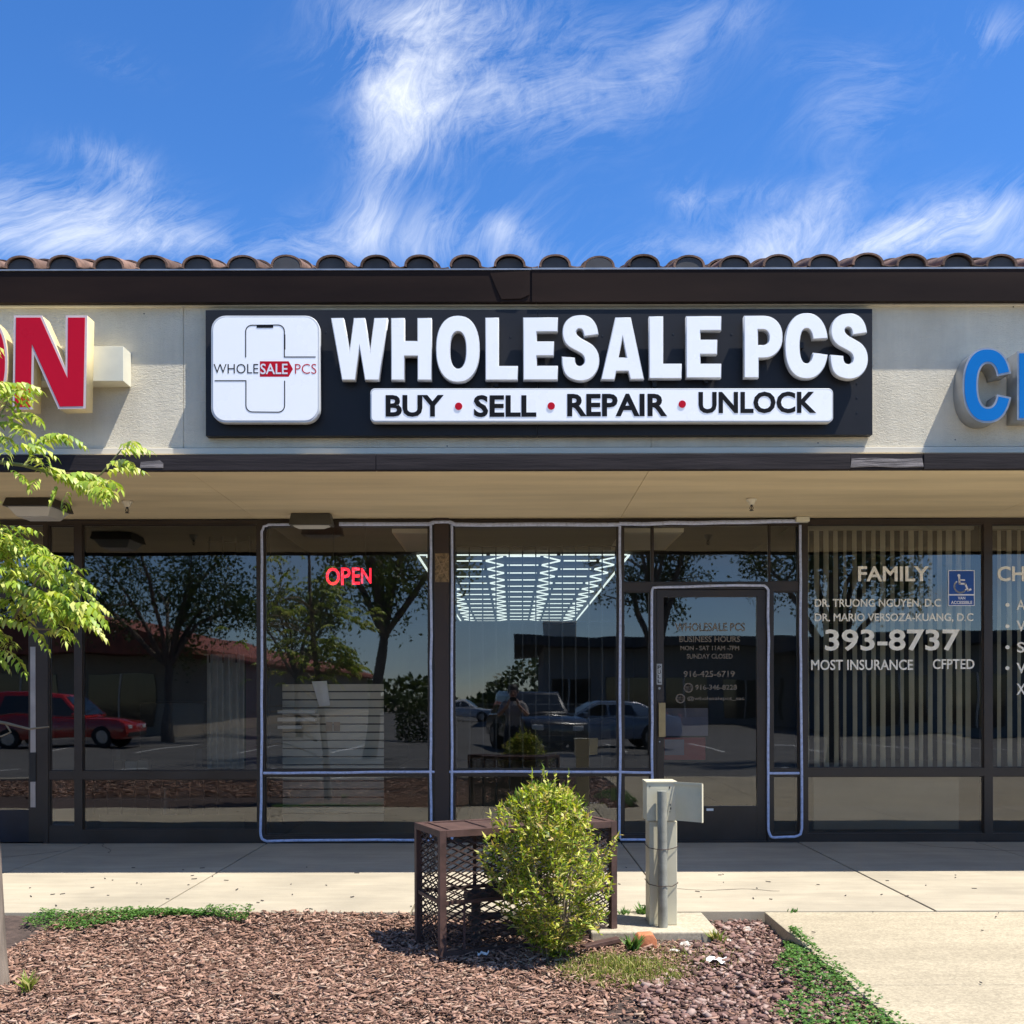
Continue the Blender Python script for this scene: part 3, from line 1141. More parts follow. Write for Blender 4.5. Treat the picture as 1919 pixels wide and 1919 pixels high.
w_t = window('window', (1223, 1441, TOP, 1100), [(1223.2, 1440.8, 985, 1093)], M_glass)
w_e = window('window', (1441, 1505, TOP, BOT), [(1441.2, 1496, 985, 1092), (1447, 1495, 1110, 1442), (1447, 1495, 1455, 1562)], M_glass)
w_r = window('window', (1505, 1848, TOP, BOT), [(1511, 1840, 985, 1440), (1511, 1840, 1455, 1562)], M_glass)
w_r2 = window('window', (1848, 2190, TOP, BOT), [(1856, 2182, 985, 1440), (1856, 2182, 1455, 1562)], M_glass)
w_r3 = window('window', (2190, 2540, TOP, BOT), [(2200, 2530, 985, 1440), (2200, 2530, 1455, 1562)], M_glass)

# dark timber post between the two middle windows
mb = MB()
mb.box(X(815) + .001, X(843) - .001, -.075, .10, .0, zsf - .001)
post = mb.build('post', M_brownpost, bld, bevel=.004)
mb = MB()
p = tbox(814.5, 842.5, 1037, 1091, -.075)
mb.box(p[0] + .004, p[1] - .004, -.0775, -.0755, p[2], p[3])
mb.build('sticker', M_sticker, post)
mb = MB()
for a, b in (((816, 1041), (841, 1088)), ((841, 1041), (816, 1088)), ((816, 1060), (841, 1052)), ((818, 1078), (840, 1070))):
    mb.bar(P(a[0], a[1], -.0785), P(b[0], b[1], -.0785), .008, .0015, up=(0, 1, 0))
mb.build('sticker_mark', M_cardboard, post)


def door(outer, pane, gmat, kick_mat, label):
    xs0, xs1, y0, y1 = outer
    zlo = .012
    mb = MB()
    yf = -.035
    x0, x1, z1 = X(xs0), X(xs1), Z(y0)
    a0, a1, b0, b1 = X(pane[0]), X(pane[1]), Z(pane[3]), Z(pane[2])
    mb.box(x0, a0, yf, yf + .05, zlo, z1)
    mb.box(a1, x1, yf, yf + .05, zlo, z1)
    mb.box(a0, a1, yf, yf + .05, b1, z1)
    o = mb.build('door', M_bronze, bld)
    o['label'] = label
    mb = MB()
    mb.box(a0, a1, yf + .001, yf + .049, zlo, b0)
    mb.build('kickplate', kick_mat, o)
    me = MB()
    me.add([(a0, yf + .02, b0), (a1, yf + .02, b0), (a1, yf + .02, b1), (a0, yf + .02, b1)], [(0, 1, 2, 3)])
    me.build('pane', gmat, o)
    return o, yf


# wholesale shop door
mb = MB()
for (a, b) in ((1223, 1229), (1435, 1441)):
    mb.box(X(a) + .001, X(b) - .001, -.05, .055, 0.0, Z(1100))
mb.box(X(1229), X(1435), -.05, .055, Z(1106), Z(1100) - .001)
mb.box(X(1223), X(1441), -.06, .055, -.004, .012)
mb.build('door_frame', M_bronze, bld)
dr, yd = door((1230, 1434, 1107, BOT), (1243, 1417, 1120, 1511), M_glass, M_bronze, 'brown glazed shop door with faded lettering and a brass pull')
mb = MB()
p = tbox(1234.5, 1247, 1317, 1381, yd - .04)
mb.box(p[0], p[1], yd - .045, yd - .034, p[2], p[3])
for zz in (p[2] + .03, p[3] - .03):
    mb.box(p[0] + .012, p[1] - .012, yd - .0345, yd + .001, zz - .01, zz + .01)
mb.build('handle', M_brass, dr, bevel=.002)
mb = MB()
p = tbox(1230.5, 1240.5, 1244, 1283, yd - .004)
mb.box(p[0], p[1], yd - .006, yd - .0005, p[2], p[3])
mb.build('lock_plate', M_plate, dr, bevel=.001)
for i, ch in enumerate('PULL'):
    text('lettering', ch, tbox(1232.5, 1238.5, 1247.5 + i * 8.6, 1254 + i * 8.6, yd - .007), yd - .0065, M_ink, dr, depth=.0008, offset=.01)
mb = MB()
mb.lathe([(.011, 0), (.011, .006), (.008, .009)], P(1235.5, 1290, yd), 12, Matrix.Rotation(PI / 2, 3, 'X').to_4x4())
mb.build('keyhole', M_plate, dr, smooth=True)
mb = MB()
mb.lathe([(.007, 0), (.007, .004), (.005, .006)], P(1236, 1390, yd), 12, Matrix.Rotation(PI / 2, 3, 'X').to_4x4())
mb.build('keyhole', M_plate, dr, smooth=True)
mb = MB()
p = tbox(1324, 1337, 1515, 1519.5, yd - .003)
mb.box(p[0], p[1], yd - .004, yd - .0005, p[2], p[3])
mb.build('label_tag', M_paper, dr)
for s, b in (('WHOLESALE PCS', (1265, 1396, 1167, 1183)), ('BUSINESS HOURS', (1273, 1387, 1192, 1203.5)),
             ('MON - SAT 11AM -7PM', (1275, 1385, 1210, 1219)), ('SUNDAY CLOSED', (1287, 1373, 1225, 1234.5)),
             ('916-425-6719', (1281, 1377, 1257, 1269)), ('916-346-8228', (1303, 1381, 1283, 1293)),
             ('@wholesalepcs_sac', (1288, 1395, 1305, 1314))):
    text('lettering', s, tbox(*b, yd + .018), yd + .0185, M_doorletter, dr, depth=.001, offset=.022)
mb = MB()
for cx_, cy_ in ((1290, 1289), (1275, 1309)):
    c = P(cx_, cy_, yd + .018)
    mb.lathe([(.042, 0), (.042, .001)], c, 20, Matrix.Rotation(PI / 2, 3, 'X').to_4x4())
    mb.lathe([(.030, .0012), (.020, .0012)], c, 20, Matrix.Rotation(PI / 2, 3, 'X').to_4x4())
mb.build('round_icon', M_doorletter, dr)

# salon door at the left edge
mb = MB()
mb.box(X(86), X(95) - .001, -.052, .055, 0.0, Z(TOP) - .001)
mb.box(X(-130) + .001, X(-122), -.052, .055, 0.0, Z(TOP) - .001)
mb.box(X(-122), X(86), -.052, .055, Z(985), Z(TOP) - .001)
mb.box(X(-122), X(86), -.052, .055, Z(1109), Z(1100))
mb.build('door_frame', M_bronze, bld)
w_tl = MB()
w_tl.add([(X(-122), -.02, Z(1100)), (X(86), -.02, Z(1100)), (X(86), -.02, Z(985)), (X(-122), -.02, Z(985))], [(0, 1, 2, 3)])
w_tl.build('transom_pane', M_glass_tint, bld)
d2, yd2 = door((-121, 85, 1110, BOT), (-104, 57, 1120, 1516), M_glass_tint, M_kick, 'dark glazed salon door with a pale edge strip, cut by the left edge')
mb = MB()
for a, b in ((1212, 1410), (1465, 1513)):
    p = tbox(57.5, 67, a, b, yd2)
    mb.box(p[0], p[1], yd2 - .006, yd2 - .0005, p[2], p[3])
mb.build('edge_strip', M_alum, d2, bevel=.001)
mb = MB()
p = tbox(56, 68, 1411, 1464, yd2)
mb.box(p[0], p[1], yd2 - .010, yd2 - .0005, p[2], p[3])
mb.build('lock_box', M_blackthing, d2, bevel=.002)

# dark base sill running under the frames
mb = MB()
mb.box(-BX, X(-131), -.05, .05, -.02, Z(BOT) - .001)
for a, b in ((95, 815), (843, 1223), (1441, 2540)):
    mb.box(X(a), X(b), -.056, .05, -.02, Z(BOT) - .001)
mb.box(X(2541), BX, -.056, .05, -.02, zsf - .001)
mb.box(-BX, X(-701), -.05, .05, Z(BOT), zsf - .001)
mb.build('base_sill', M_kick, bld)

# vinyl lettering of the clinic's windows
yv = YW + .0275
for s, b, of in (('FAMILY', (1608, 1741, 1061, 1089.5), .022), ('DR. TRUONG NGUYEN, D.C', (1527, 1763, 1122, 1140), .016),
                 ('DR. MARIO VERSOZA-KUANG, D.C', (1527, 1824, 1149, 1167), .016), ('393-8737', (1546, 1799, 1179, 1220), .020),
                 ('MOST INSURANCE', (1520, 1711, 1236, 1256), .016), ('CFPTED', (1748, 1826, 1235, 1254), .016)):
    text('lettering', s, tbox(*b, yv), yv, M_winletter, w_r, depth=.001, offset=of)
for s, b, of in (('CH', (1869, 1920, 1061, 1089.5), .022), ('A', (1905, 1921, 1124, 1143), .016), ('V', (1905, 1922, 1163, 1183), .016),
                 ('S', (1906, 1920, 1203, 1223), .016), ('V', (1905, 1923, 1242, 1262), .016), ('X', (1905, 1922, 1281, 1302), .016)):
    text('lettering', s, tbox(*b, yv), yv, M_winletter, w_r2, depth=.001, offset=of)
mb = MB()
for py in (1133.5, 1173.5, 1213, 1252):
    mb = MB()
    mb.lathe([(.018, 0), (.018, .001)], P(1888, py, yv), 14, Matrix.Rotation(PI / 2, 3, 'X').to_4x4())
    mb.build('bullet', M_winletter, w_r2)

# ================================================================== SIGNS
# --- the big shop sign
YP = -1.985           # face of the black panel
def pz(px, py, y):
    p = P(px, py, y)
    return (p.x, p.z)


sgn = thing('shop_sign', P(1010, 820, YB), 'long black sign panel with white raised letters and a rounded white logo tile', 'sign')
mb = MB()
px0, px1, pz0, pz1 = X(386.5, YP), X(1636, YP), Z(816, YP), Z(580, YP)
cut1, cut2 = X(1008, YP), X(1400, YP)
for a, b in ((px0, cut1 - .001), (cut1 + .001, px1)):
    mb.box(a, b, YP, YB - .002, pz0, pz1)
mb.build('backing_panel', M_panel, sgn, bevel=.0012)
mb = MB()
for px, py in ((957, 631), (1129, 629), (1262, 626), (1371, 626), (1606, 718), (1606, 745), (1606, 773), (611, 622)):
    p = P(px, py, YP)
    mb = MB()
    mb.box(p.x - .005, p.x + .005, YP - .002, YP, p.z - .005, p.z + .005)
    mb.build('screw', M_blackthing, sgn)

YLF = YP - .082       # letter faces
LD = .048             # letter depth, the rest is the gap to the panel
T2 = (3.0, 600.0, 440.0)
T3 = (2.6690, 1200.0, 440.0)


def zm(pts, T, y=YLF):
    return [pz(a / T[0] + T[1], b / T[0] + T[2], y) for a, b in pts]


def ellp(cx, cy, rx, ry, n=40, a0=0, a1=360, e=2.3):
    out = []
    for k in range(n + (0 if a1 - a0 == 360 else 1)):
        a = math.radians(a0 + (a1 - a0) * k / n)
        c, s = math.cos(a), math.sin(a)
        out.append((cx + rx * math.copysign(abs(c) ** (2 / e), c), cy - ry * math.copysign(abs(s) ** (2 / e), s)))
    return out


def catmull(pts, n=7):
    out = []
    P_ = [pts[0]] + pts + [pts[-1]]
    for i in range(1, len(P_) - 2):
        p0, p1, p2, p3 = [Vector(q) for q in P_[i - 1:i + 3]]
        for k in range(n):
            t = k / n
            out.append(.5 * ((2 * p1) + (p2 - p0) * t + (2 * p0 - 5 * p1 + 4 * p2 - p3) * t * t + (3 * p1 - p0 - 3 * p2 + p3) * t ** 3))
    out.append(Vector(pts[-1]))
    return out


def stroke(pts, half):
    c = catmull(pts)
    n = len(c)
    L, R = [], []
    for i in range(n):
        d = (c[min(i + 1, n - 1)] - c[max(i - 1, 0)]).normalized()
        nr = Vector((-d.y, d.x))
        h = half(i / (n - 1)) if callable(half) else half
        L.append(c[i] + nr * h)
        R.append(c[i] - nr * h)
    return [tuple(p) for p in L] + [tuple(p) for p in reversed(R)]


def s_shape(x0, y0, w, h):
    """heavy S drawn in a 186 x 326 box: two smooth edges between square cut ends"""
    e1 = [(1134, 488), (1124, 446), (1102, 413), (1073, 397), (1045, 394), (1006, 400), (976, 420), (959, 450), (955, 486), (965, 523), (990, 551), (1030, 573),
          (1056, 590), (1066, 612), (1062, 634), (1046, 647), (1028, 644), (1018, 629), (1015, 606)]
    e2 = [(952, 600), (954, 640), (966, 680), (992, 706), (1040, 720), (1084, 712), (1114, 690), (1133, 655), (1138, 615), (1130, 577), (1108, 546), (1076, 525),
          (1046, 508), (1026, 490), (1023, 473), (1032, 461), (1045, 460), (1057, 470), (1064, 498)]
    pl = [tuple(p) for p in catmull(e1, 4)] + [tuple(p) for p in catmull(e2, 4)]
    return [(x0 + (a - 952) / 186 * w, y0 + (b - 394) / 326 * h) for a, b in pl]


def c_shape(x0, y0, w, h):
    cx, cy = x0 + w / 2, y0 + h / 2
    o = ellp(cx, cy, w / 2, h / 2, 44, 11, 347)
    i = ellp(cx, cy, w * .165, h * .272, 36, 340, 20)
    i = ellp(cx, cy, w * .165, h * .272, 36, 20, 340)[::-1]
    return o + i


def rect(x0, y0, x1, y1):
    return [(x0, y0), (x1, y0), (x1, y1), (x0, y1)]


def e_shape(x0, y0, x1, y1, xs, arms):
    (b1), (m0, m1, xm), (c0) = arms
    return [(x0, y0), (x1, y0), (x1, b1), (xs, b1), (xs, m0), (xm, m0), (xm, m1), (xs, m1), (xs, c0), (x1, c0), (x1, y1), (x0, y1)]


LET = [
    ('W', T2, [[(62, 468), (130, 468), (166, 655), (190, 468), (250, 468), (281, 655), (305, 468), (378, 468), (330, 815), (252, 815), (221, 628), (196, 815), (123, 815)]]),
    ('H', T2, [[(400, 468), (473, 468), (473, 597), (548, 597), (548, 468), (625, 468), (625, 815), (548, 815), (548, 680), (473, 680), (473, 815), (400, 815)]]),
    ('O', T2, [ellp(773.5, 641, 121.5, 186), ellp(775, 647, 46, 106)]),
    ('L', T2, [[(930, 466), (1003, 466), (1003, 738), (1110, 738), (1110, 815), (930, 815)]]),
    ('E', T2, [e_shape(1143, 465, 1335, 814, 1217, (543, (600, 678, 1313), 737))]),
    ('S', T2, [s_shape(1360, 452, 208, 368)]),
    ('A', T2, [[(1580, 812), (1661, 465), (1745, 465), (1820, 810), (1745, 811), (1733, 765), (1665, 765), (1655, 812)], [(1701, 574), (1676, 690), (1725, 690)]]),
    ('L', T3, [[(45, 408), (113, 408), (113, 645), (206, 645), (206, 717), (45, 717)]]),
    ('E', T3, [e_shape(231, 407, 404, 714, 300, (477, (525, 596, 384), 645))]),
    ('P', T3, [[(521, 405), (610, 405)] + ellp(610, 510, 101, 105, 18, 88, -88)[0:] + [(592, 615), (592, 713), (521, 713)],
               [(588, 472), (612, 472)] + ellp(612, 512, 34, 40, 12, 85, -85) + [(588, 552)]]),
    ('C', T3, [c_shape(725, 392, 214, 326)]),
    ('S', T3, [s_shape(952, 394, 186, 326)]),
]
for ch, T, cs in LET:
    cs = [zm(c, T) for c in cs]
    # white return with a faintly emissive acrylic face set in its rim
    o = curve_mesh('letter', cs, YLF + .004, LD - .004, M_whiteret, sgn, bevel=.002)
    curve_mesh('letter_face', cs, YLF, .0038, M_white, o, offset=-.003)
# spacers behind the letters
mb = MB()
for px, py in ((655, 690), (765, 660), (850, 610), (925, 700), (930, 722), (1015, 700), (1090, 640), (1165, 620), (1228, 700), (1322, 715), (1335, 700), (1410, 690),
               (1500, 650), (1600, 650), (1225, 722), (1290, 660)):
    p = P(px, py, YP)
    mb = MB()
    mb.box(p.x - .012, p.x + .012, YP - .036, YP, p.z - .02, p.z + .02)
    mb.build('spacer', M_panel, sgn)

# logo tile
YT = YP - .075


def rrect(x0, y0, x1, y1, r, n=7):
    out = []
    for cx_, cy_, a in ((x1 - r, y0 + r, 0), (x0 + r, y0 + r, 90), (x0 + r, y1 - r, 180), (x1 - r, y1 - r, 270)):
        for k in range(n + 1):
            t = math.radians(a + 90 * k / n)
            out.append((cx_ + r * math.cos(t), cy_ - r * math.sin(t)))
    return out


logo = curve_mesh('logo_tile', [[pz(a, b, YT) for a, b in rrect(396.5, 592.5, 598, 791, 26)]], YT, YP - YT - .022, M_whiteret, sgn, bevel=.004)
curve_mesh('logo_face', [[pz(a, b, YT) for a, b in rrect(399.5, 595.5, 595, 788, 24)]], YT - .003, .0028, M_white, logo)
yl = YT - .0032


def line_strip(pts, w, mat, name, closed=False):
    """flat vinyl line through photo-pixel points"""
    mb = MB()
    q = [P(a, b, yl) for a, b in pts]
    for a, b in zip(q[:-1], q[1:]):
        d = (b - a).normalized() * (w * .3)
        mb.bar(a - d + Vector((0, -.0006, 0)), b + d + Vector((0, -.0006, 0)), w, .0012, up=(0, 1, 0))
    return mb.build(name, mat, logo)


def arc(cx_, cy_, r, a0, a1, n=6):
    return [(cx_ + r * math.cos(math.radians(a0 + (a1 - a0) * k / n)), cy_ - r * math.sin(math.radians(a0 + (a1 - a0) * k / n))) for k in range(n + 1)]


lw = .0062
line_strip([(460.5, 669)] + [(460.5, 621)] + arc(472, 621, 11.5, 180, 90) + arc(521, 621, 12, 90, 0) + [(533, 669), (591, 669)], lw, M_ink, 'logo_line')
line_strip([(403, 713.5), (461, 713.5)] + [(461, 760)] + arc(473, 760, 12, 180, 270) + arc(521, 760, 12.5, 270, 360) + [(533.5, 714)], lw, M_ink, 'logo_line')
mb = MB()
for b in ((481, 512, 610, 614.5), (532.3, 534.8, 627, 655)):
    p = tbox(*b, yl)
    mb.box(p[0], p[1], yl - .0014, yl + .0002, p[2], p[3])
mb.build('phone_notch', M_ink, logo)
curve_mesh('red_tag', [[pz(a, b, yl) for a, b in ((487, 677), (541, 677), (549, 691.5), (541, 706), (487, 706))]], yl - .0004, .0012, M_redvinyl, logo)
text('lettering', 'WHOLE', tbox(400.5, 484, 682, 700, yl), yl - .0004, M_ink, logo, depth=.0008, offset=-.006)
text('lettering', 'SALE', tbox(488, 539, 681.5, 701.5, yl), yl - .0008, M_whitev, logo, depth=.0008, offset=.012)
text('lettering', 'PCS', tbox(553, 593, 682, 700.5, yl), yl - .0004, M_redvinyl, logo, depth=.0008, offset=-.010)

# tag line box
YX = YP - .080
bx = curve_mesh('tagline_box', [[pz(a, b, YX) for a, b in rrect(694.5, 728.5, 1560.5, 790.5, 8, 5)]], YX, YP - YX - .022, M_whiteret, sgn, bevel=.003)
curve_mesh('box_face', [[pz(a, b, YX) for a, b in rrect(696.5, 731, 1558.5, 788.5, 7, 5)]], YX - .003, .0028, M_white, bx)
for s, b in (('BUY', (723, 831.5, 740.5, 781.5)), ('SELL', (888, 1005, 740.5, 782)), ('REPAIR', (1063, 1250, 738, 780.5)), ('UNLOCK', (1309, 1529, 734, 775))):
    text('lettering', s, tbox(*b, YX), YX - .003, M_ink, bx, depth=.002, offset=.030)
for px, py in ((859.5, 761.5), (1033, 761), (1278.5, 757.5)):
    mb = MB()
    mb.lathe([(.0245, 0), (.0245, .004)], P(px, py, YX - .003), 22, Matrix.Rotation(PI / 2, 3, 'X').to_4x4())
    mb.build('red_dot', M_redvinyl, bx)


# --- neighbour's red letters
T1 = (3.0, 0.0, 440.0)
YR = YB - .145        # raceway front
YN = YR - .115        # letter face
son = thing('channel_letter_sign', P(60, 770, YB), 'red channel letters with cream sides on a cream raceway, cut by the left edge', 'sign')
mb = MB()
a, b = P(231, 714, YR), P(-400, 650, YR)
mb.box(b.x, a.x, YR, YB - .002, a.z, b.z)
mb.build('raceway', M_raceway, son, bevel=.002)
for cs in ([[(80, 455), (235, 455), (370, 757), (372, 455), (490, 455), (480, 975), (330, 978), (190, 664), (184, 980), (73, 980)]],
           [ellp(-112, 716, 152, 262, 44), ellp(-112, 716, 60, 150, 36)]):
    cs = [zm(c, T1, YN) for c in cs]
    o = curve_mesh('letter', cs, YN + .004, YR - YN - .005, M_cream, son, bevel=.001)
    curve_mesh('trim_cap', cs, YN - .001, .0048, M_pinktrim, o, offset=.002)
    curve_mesh('letter_face', cs, YN - .003, .0018, M_redface, o, offset=-.013)

# --- neighbour's blue letters
YC = YB - .150
sch = thing('channel_letter_sign', P(1880, 795, YB), 'glossy blue channel letters with silver sides, cut by the right edge', 'sign')
cC = ellp(1735, 753, 122, 187, 44, 16, 344)
iC = ellp(1738, 753, 50, 110, 36, 22, 338)[::-1]
cH = [(1886, 585), (1984, 585), (1984, 705), (2080, 705), (2080, 585), (2178, 585), (2178, 925), (2080, 925), (2080, 795), (1984, 795), (1984, 925), (1886, 925)]
for cs in ([cC + iC], [cH]):
    cs = [zm(c, T3, YC) for c in cs]
    o = curve_mesh('letter', cs, YC + .004, YB - YC - .006, M_silver, sch, bevel=.001)
    curve_mesh('trim_cap', cs, YC - .001, .0048, M_drip, o, offset=.002)
    curve_mesh('letter_face', cs, YC - .003, .0018, M_blueface, o, offset=-.011)

# --- accessible entrance sticker
ya = YW + .026
acc = thing('accessibility_sign', P(1802, 1135, ya), 'blue and white wheelchair symbol sticker on the clinic window', 'sign')
p = tbox(1777, 1826.5, 1068.5, 1135.5, ya)
mb = MB()
mb.box(p[0], p[1], ya, ya + .001, p[2], p[3])
mb.build('border', M_whitev, acc)
mb = MB()
for b in ((1778.5, 1825, 1070, 1113.5), (1778.5, 1825, 1116, 1134)):
    p = tbox(*b, ya)
    mb.box(p[0], p[1], ya - .0008, ya - .0001, p[2], p[3])
mb.build('blue_field', M_blue_sign, acc)
mb = MB()
ys_ = ya - .0013
mb.lathe([(.013, 0), (.013, .0006)], P(1797, 1078.5, ys_ + .0006), 14, Matrix.Rotation(PI / 2, 3, 'X').to_4x4())


def fl(pts, w):
    q = [P(a, b, ys_) for a, b in pts]
    for a, b in zip(q[:-1], q[1:]):
        d = (b - a).normalized() * (w * .35)
        mb.bar(a - d, b + d, w, .0006, up=(0, 1, 0))


fl([(1797.5, 1081), (1798.5, 1094), (1809, 1094), (1814, 1106.5), (1819, 1104.5)], .016)
fl([(1798, 1087), (1807.5, 1087)], .012)
fl(arc(1800, 1099, 11.5, 130, 330, 14), .013)
mb.build('wheelchair_symbol', M_whitev, acc)
text('lettering', 'VAN', tbox(1795, 1809, 1118, 1123.5, ya - .0008), ya - .0008, M_whitev, acc, depth=.0005, offset=.03)
text('lettering', 'ACCESSIBLE', tbox(1782, 1822, 1126, 1132, ya - .0008), ya - .0008, M_whitev, acc, depth=.0005, offset=.03)

# --- red neon OPEN sign inside the window
yo = .16
opn = thing('open_sign', P(653, 1100, yo), 'red glowing OPEN sign hanging inside the shop window', 'sign')
for s, b in (('O', (611, 637, 1064, 1097)), ('P', (639.5, 657, 1064, 1096.5)), ('E', (660, 674.5, 1064, 1095.5)), ('N', (677, 696, 1065, 1093.5))):
    text('letter', s, tbox(*b, yo), yo, M_neon, opn, depth=.012, offset=.012)
mb = MB()
for px in (625, 685):
    mb.bar(P(px, 1064, yo + .01), Vector((X(px, yo), yo + .01, ZC)), .003)
mb.build('hanging_wire', M_valve, opn)

# ================================================================== ROPE LIGHT round the shop front
yr = YW - .018
rb = MB()
rr = .0115


def rope(pts, r=rr):
    q = []
    pts = [P(a, b, yr) for a, b in pts]
    for a, b in zip(pts[:-1], pts[1:]):
        n = max(2, int((b - a).length / .22))
        for k in range(n):
            t = k / n
            q.append(a.lerp(b, t) + Vector((random.gauss(0, .0022), 0, random.gauss(0, .0022))))
    q.append(pts[-1])
    rb.tube(q, r, 8)


rope([(545, 983), (503, 983), (494, 987), (490.5, 996), (491, 1250), (490, 1440), (488.5, 1560), (491, 1573), (500, 1575.5), (650, 1574.5), (812, 1574.5)])
rope([(636, 982.5), (803, 982), (815, 979), (844, 979), (852, 982.5), (1160, 983)], .017)
rope([(1160, 982), (1498, 976.5)], .017)
rope([(808, 984), (808, 1448), (808, 1574)])
rope([(847, 984), (847, 1448), (847, 1574)])
rope([(1161.5, 986), (1162, 1300), (1162.5, 1448), (1160.5, 1560), (1163, 1574), (1221, 1574)])
rope([(494, 1449), (640, 1448), (806, 1446.5)])
rope([(809, 1446.5), (1000, 1446.5), (1160, 1447), (1221, 1448)])
rope([(1221.5, 1570), (1222, 1300), (1221, 1110), (1224, 1101), (1234, 1100), (1330, 1098.5), (1428, 1096.5), (1436, 1099), (1440, 1106), (1440, 1300), (1439, 1450), (1440, 1556), (1444, 1567), (1452, 1569.5), (1490, 1568), (1500, 1564), (1503, 1552), (1501, 1300), (1499.5, 984)])
rope([(1443, 1449.5), (1498, 1449)])
o = rb.build('rope_light', M_rope, smooth=True)
tag(o, 'unlit whitish blue rope light outlining the shop windows and door', 'rope light')
mb = MB()
mb.box(X(1491, -.08), X(1516, -.08), -.12, YW - .001, Z(979, -.1), zsf - .001)
tag(mb.build('junction_box', M_raceway, bevel=.006), 'small cream junction box in the corner above the rope light', 'junction box')

# ================================================================== SOFFIT FIXTURES
def soffit_light(px0, px1, pyt, ydep, dy, h, lens_h, name, label, mat):
    """ceiling light: housing with sloped ends and a frosted lens below"""
    x0, x1 = X(px0, ydep), X(px1, ydep)
    z1 = zsf - .0005
    t = thing(name, ((x0 + x1) / 2, ydep + dy / 2, z1 - h - lens_h), label, 'light')
    c = .12 * (x1 - x0)
    top = [(x0 + c * .4, ydep + .02, z1), (x1 - c * .4, ydep + .02, z1), (x1 - c * .4, ydep + dy - .02, z1), (x0 + c * .4, ydep + dy - .02, z1)]
    bot = [(x0, ydep, z1 - h), (x1, ydep, z1 - h), (x1, ydep + dy, z1 - h), (x0, ydep + dy, z1 - h)]
    q = [(0, 3, 2, 1), (4, 5, 6, 7), (0, 1, 5, 4), (1, 2, 6, 5), (2, 3, 7, 6), (3, 0, 4, 7)]
    MB().add(bot + top, q).build('housing', mat, t, bevel=.004)
    z2 = z1 - h - .001
    i = .025
    up = [(x0 + i, ydep + i, z2), (x1 - i, ydep + i, z2), (x1 - i, ydep + dy - i, z2), (x0 + i, ydep + dy - i, z2)]
    j = i + .05
    lo = [(x0 + j, ydep + j, z2 - lens_h), (x1 - j, ydep + j, z2 - lens_h), (x1 - j, ydep + dy - j, z2 - lens_h), (x0 + j, ydep + dy - j, z2 - lens_h)]
    MB().add(lo + up, q).build('lens', M_lensoff, t, bevel=.006)
    return t


soffit_light(4, 100, 930, -1.02, .38, .065, .07, 'soffit_light', 'square soffit light with dark housing and frosted lens, near the red letters', M_fixture)
soffit_light(541, 622, 962, -.34, .15, .10, .025, 'soffit_light', 'grey soffit light box tight above the window with the OPEN sign', M_greyfix)


def sprinkler(px, y, label):
    x = X(px, y)
    t = thing('sprinkler_head', (x, y, zsf - .09), label, 'sprinkler', 'sprinkler heads under the soffit')
    MB().lathe([(.040, 0), (.042, -.012), (.026, -.030), (.022, -.048)], (x, y, zsf - .0005), 18).build('escutcheon', M_trim, t, smooth=True)
    m = MB()
    m.lathe([(.009, -.049), (.009, -.060)], (x, y, zsf), 10)
    for s in (-1, 1):
        m.tube([(x + s * .008, y, zsf - .060), (x + s * .014, y, zsf - .075), (x + s * .003, y, zsf - .092)], .003, 6)
    m.lathe([(.017, -.0925), (.017, -.095)], (x, y, zsf), 14)
    m.lathe([(.003, -.061), (.003, -.092)], (x, y, zsf), 8)
    m.build('deflector', M_valve, t, smooth=True)


sprinkler(1409, -.90, 'sprinkler head under the soffit above the shop door')
sprinkler(239, -.85, 'sprinkler head under the soffit beside the leafy branch')

# ================================================================== SHOP INTERIORS (seen through the glass)
# hexagon LED lights on the ceiling
zl = ZC - .03
hx0, hx1, hy0, hy1 = X(783, 0) * 0 + (783 - CX) * 10.62 / F, (1180 - CX) * 10.62 / F, 1.72, 10.9
hexo = thing('hexagon_light', ((hx0 + hx1) / 2, hy0, zl), 'white glowing hexagon light grid on the shop ceiling', 'ceiling light')
mb = MB()
a_ = .41
rw = math.sqrt(3) * a_
seen = set()
ncolx = 3
xc_ = (hx0 + hx1) / 2


def led(p, q):
    k = tuple(sorted([(round(p[0], 2), round(p[1], 2)), (round(q[0], 2), round(q[1], 2))]))
    if k in seen:
        return
    seen.add(k)
    if not (hx0 - .01 <= min(p[0], q[0]) and max(p[0], q[0]) <= hx1 + .01 and hy0 - .01 <= min(p[1], q[1]) and max(p[1], q[1]) <= hy1 + .01):
        return
    P0, P1 = Vector((p[0], p[1], zl)), Vector((q[0], q[1], zl))
    d = (P1 - P0).normalized() * .03
    mb.bar(P0 + d, P1 - d, .020, .012)


for i in range(-2, 3):
    for j in range(0, 14):
        cx_ = xc_ + i * 1.5 * a_
        cy_ = hy0 + .1 + rw * (j + .5) + (rw / 2 if i % 2 else 0)
        vs = [(cx_ + a_ * math.cos(PI / 3 * k), cy_ + a_ * math.sin(PI / 3 * k)) for k in range(6)]
        for k in range(6):
            led(vs[k], vs[(k + 1) % 6])
for a, b in (((hx0, hy0), (hx1, hy0)), ((hx0, hy1), (hx1, hy1)), ((hx0, hy0), (hx0, hy1)), ((hx1, hy0), (hx1, hy1))):
    A_, B_ = Vector((*a, zl)), Vector((*b, zl))
    n = int((B_ - A_).length / .55)
    for k in range(n):
        d = (B_ - A_) / n
        mb.bar(A_ + d * k + d.normalized() * .02, A_ + d * (k + 1) - d.normalized() * .02, .022, .012)
mb.build('led_tubes', M_led, hexo)

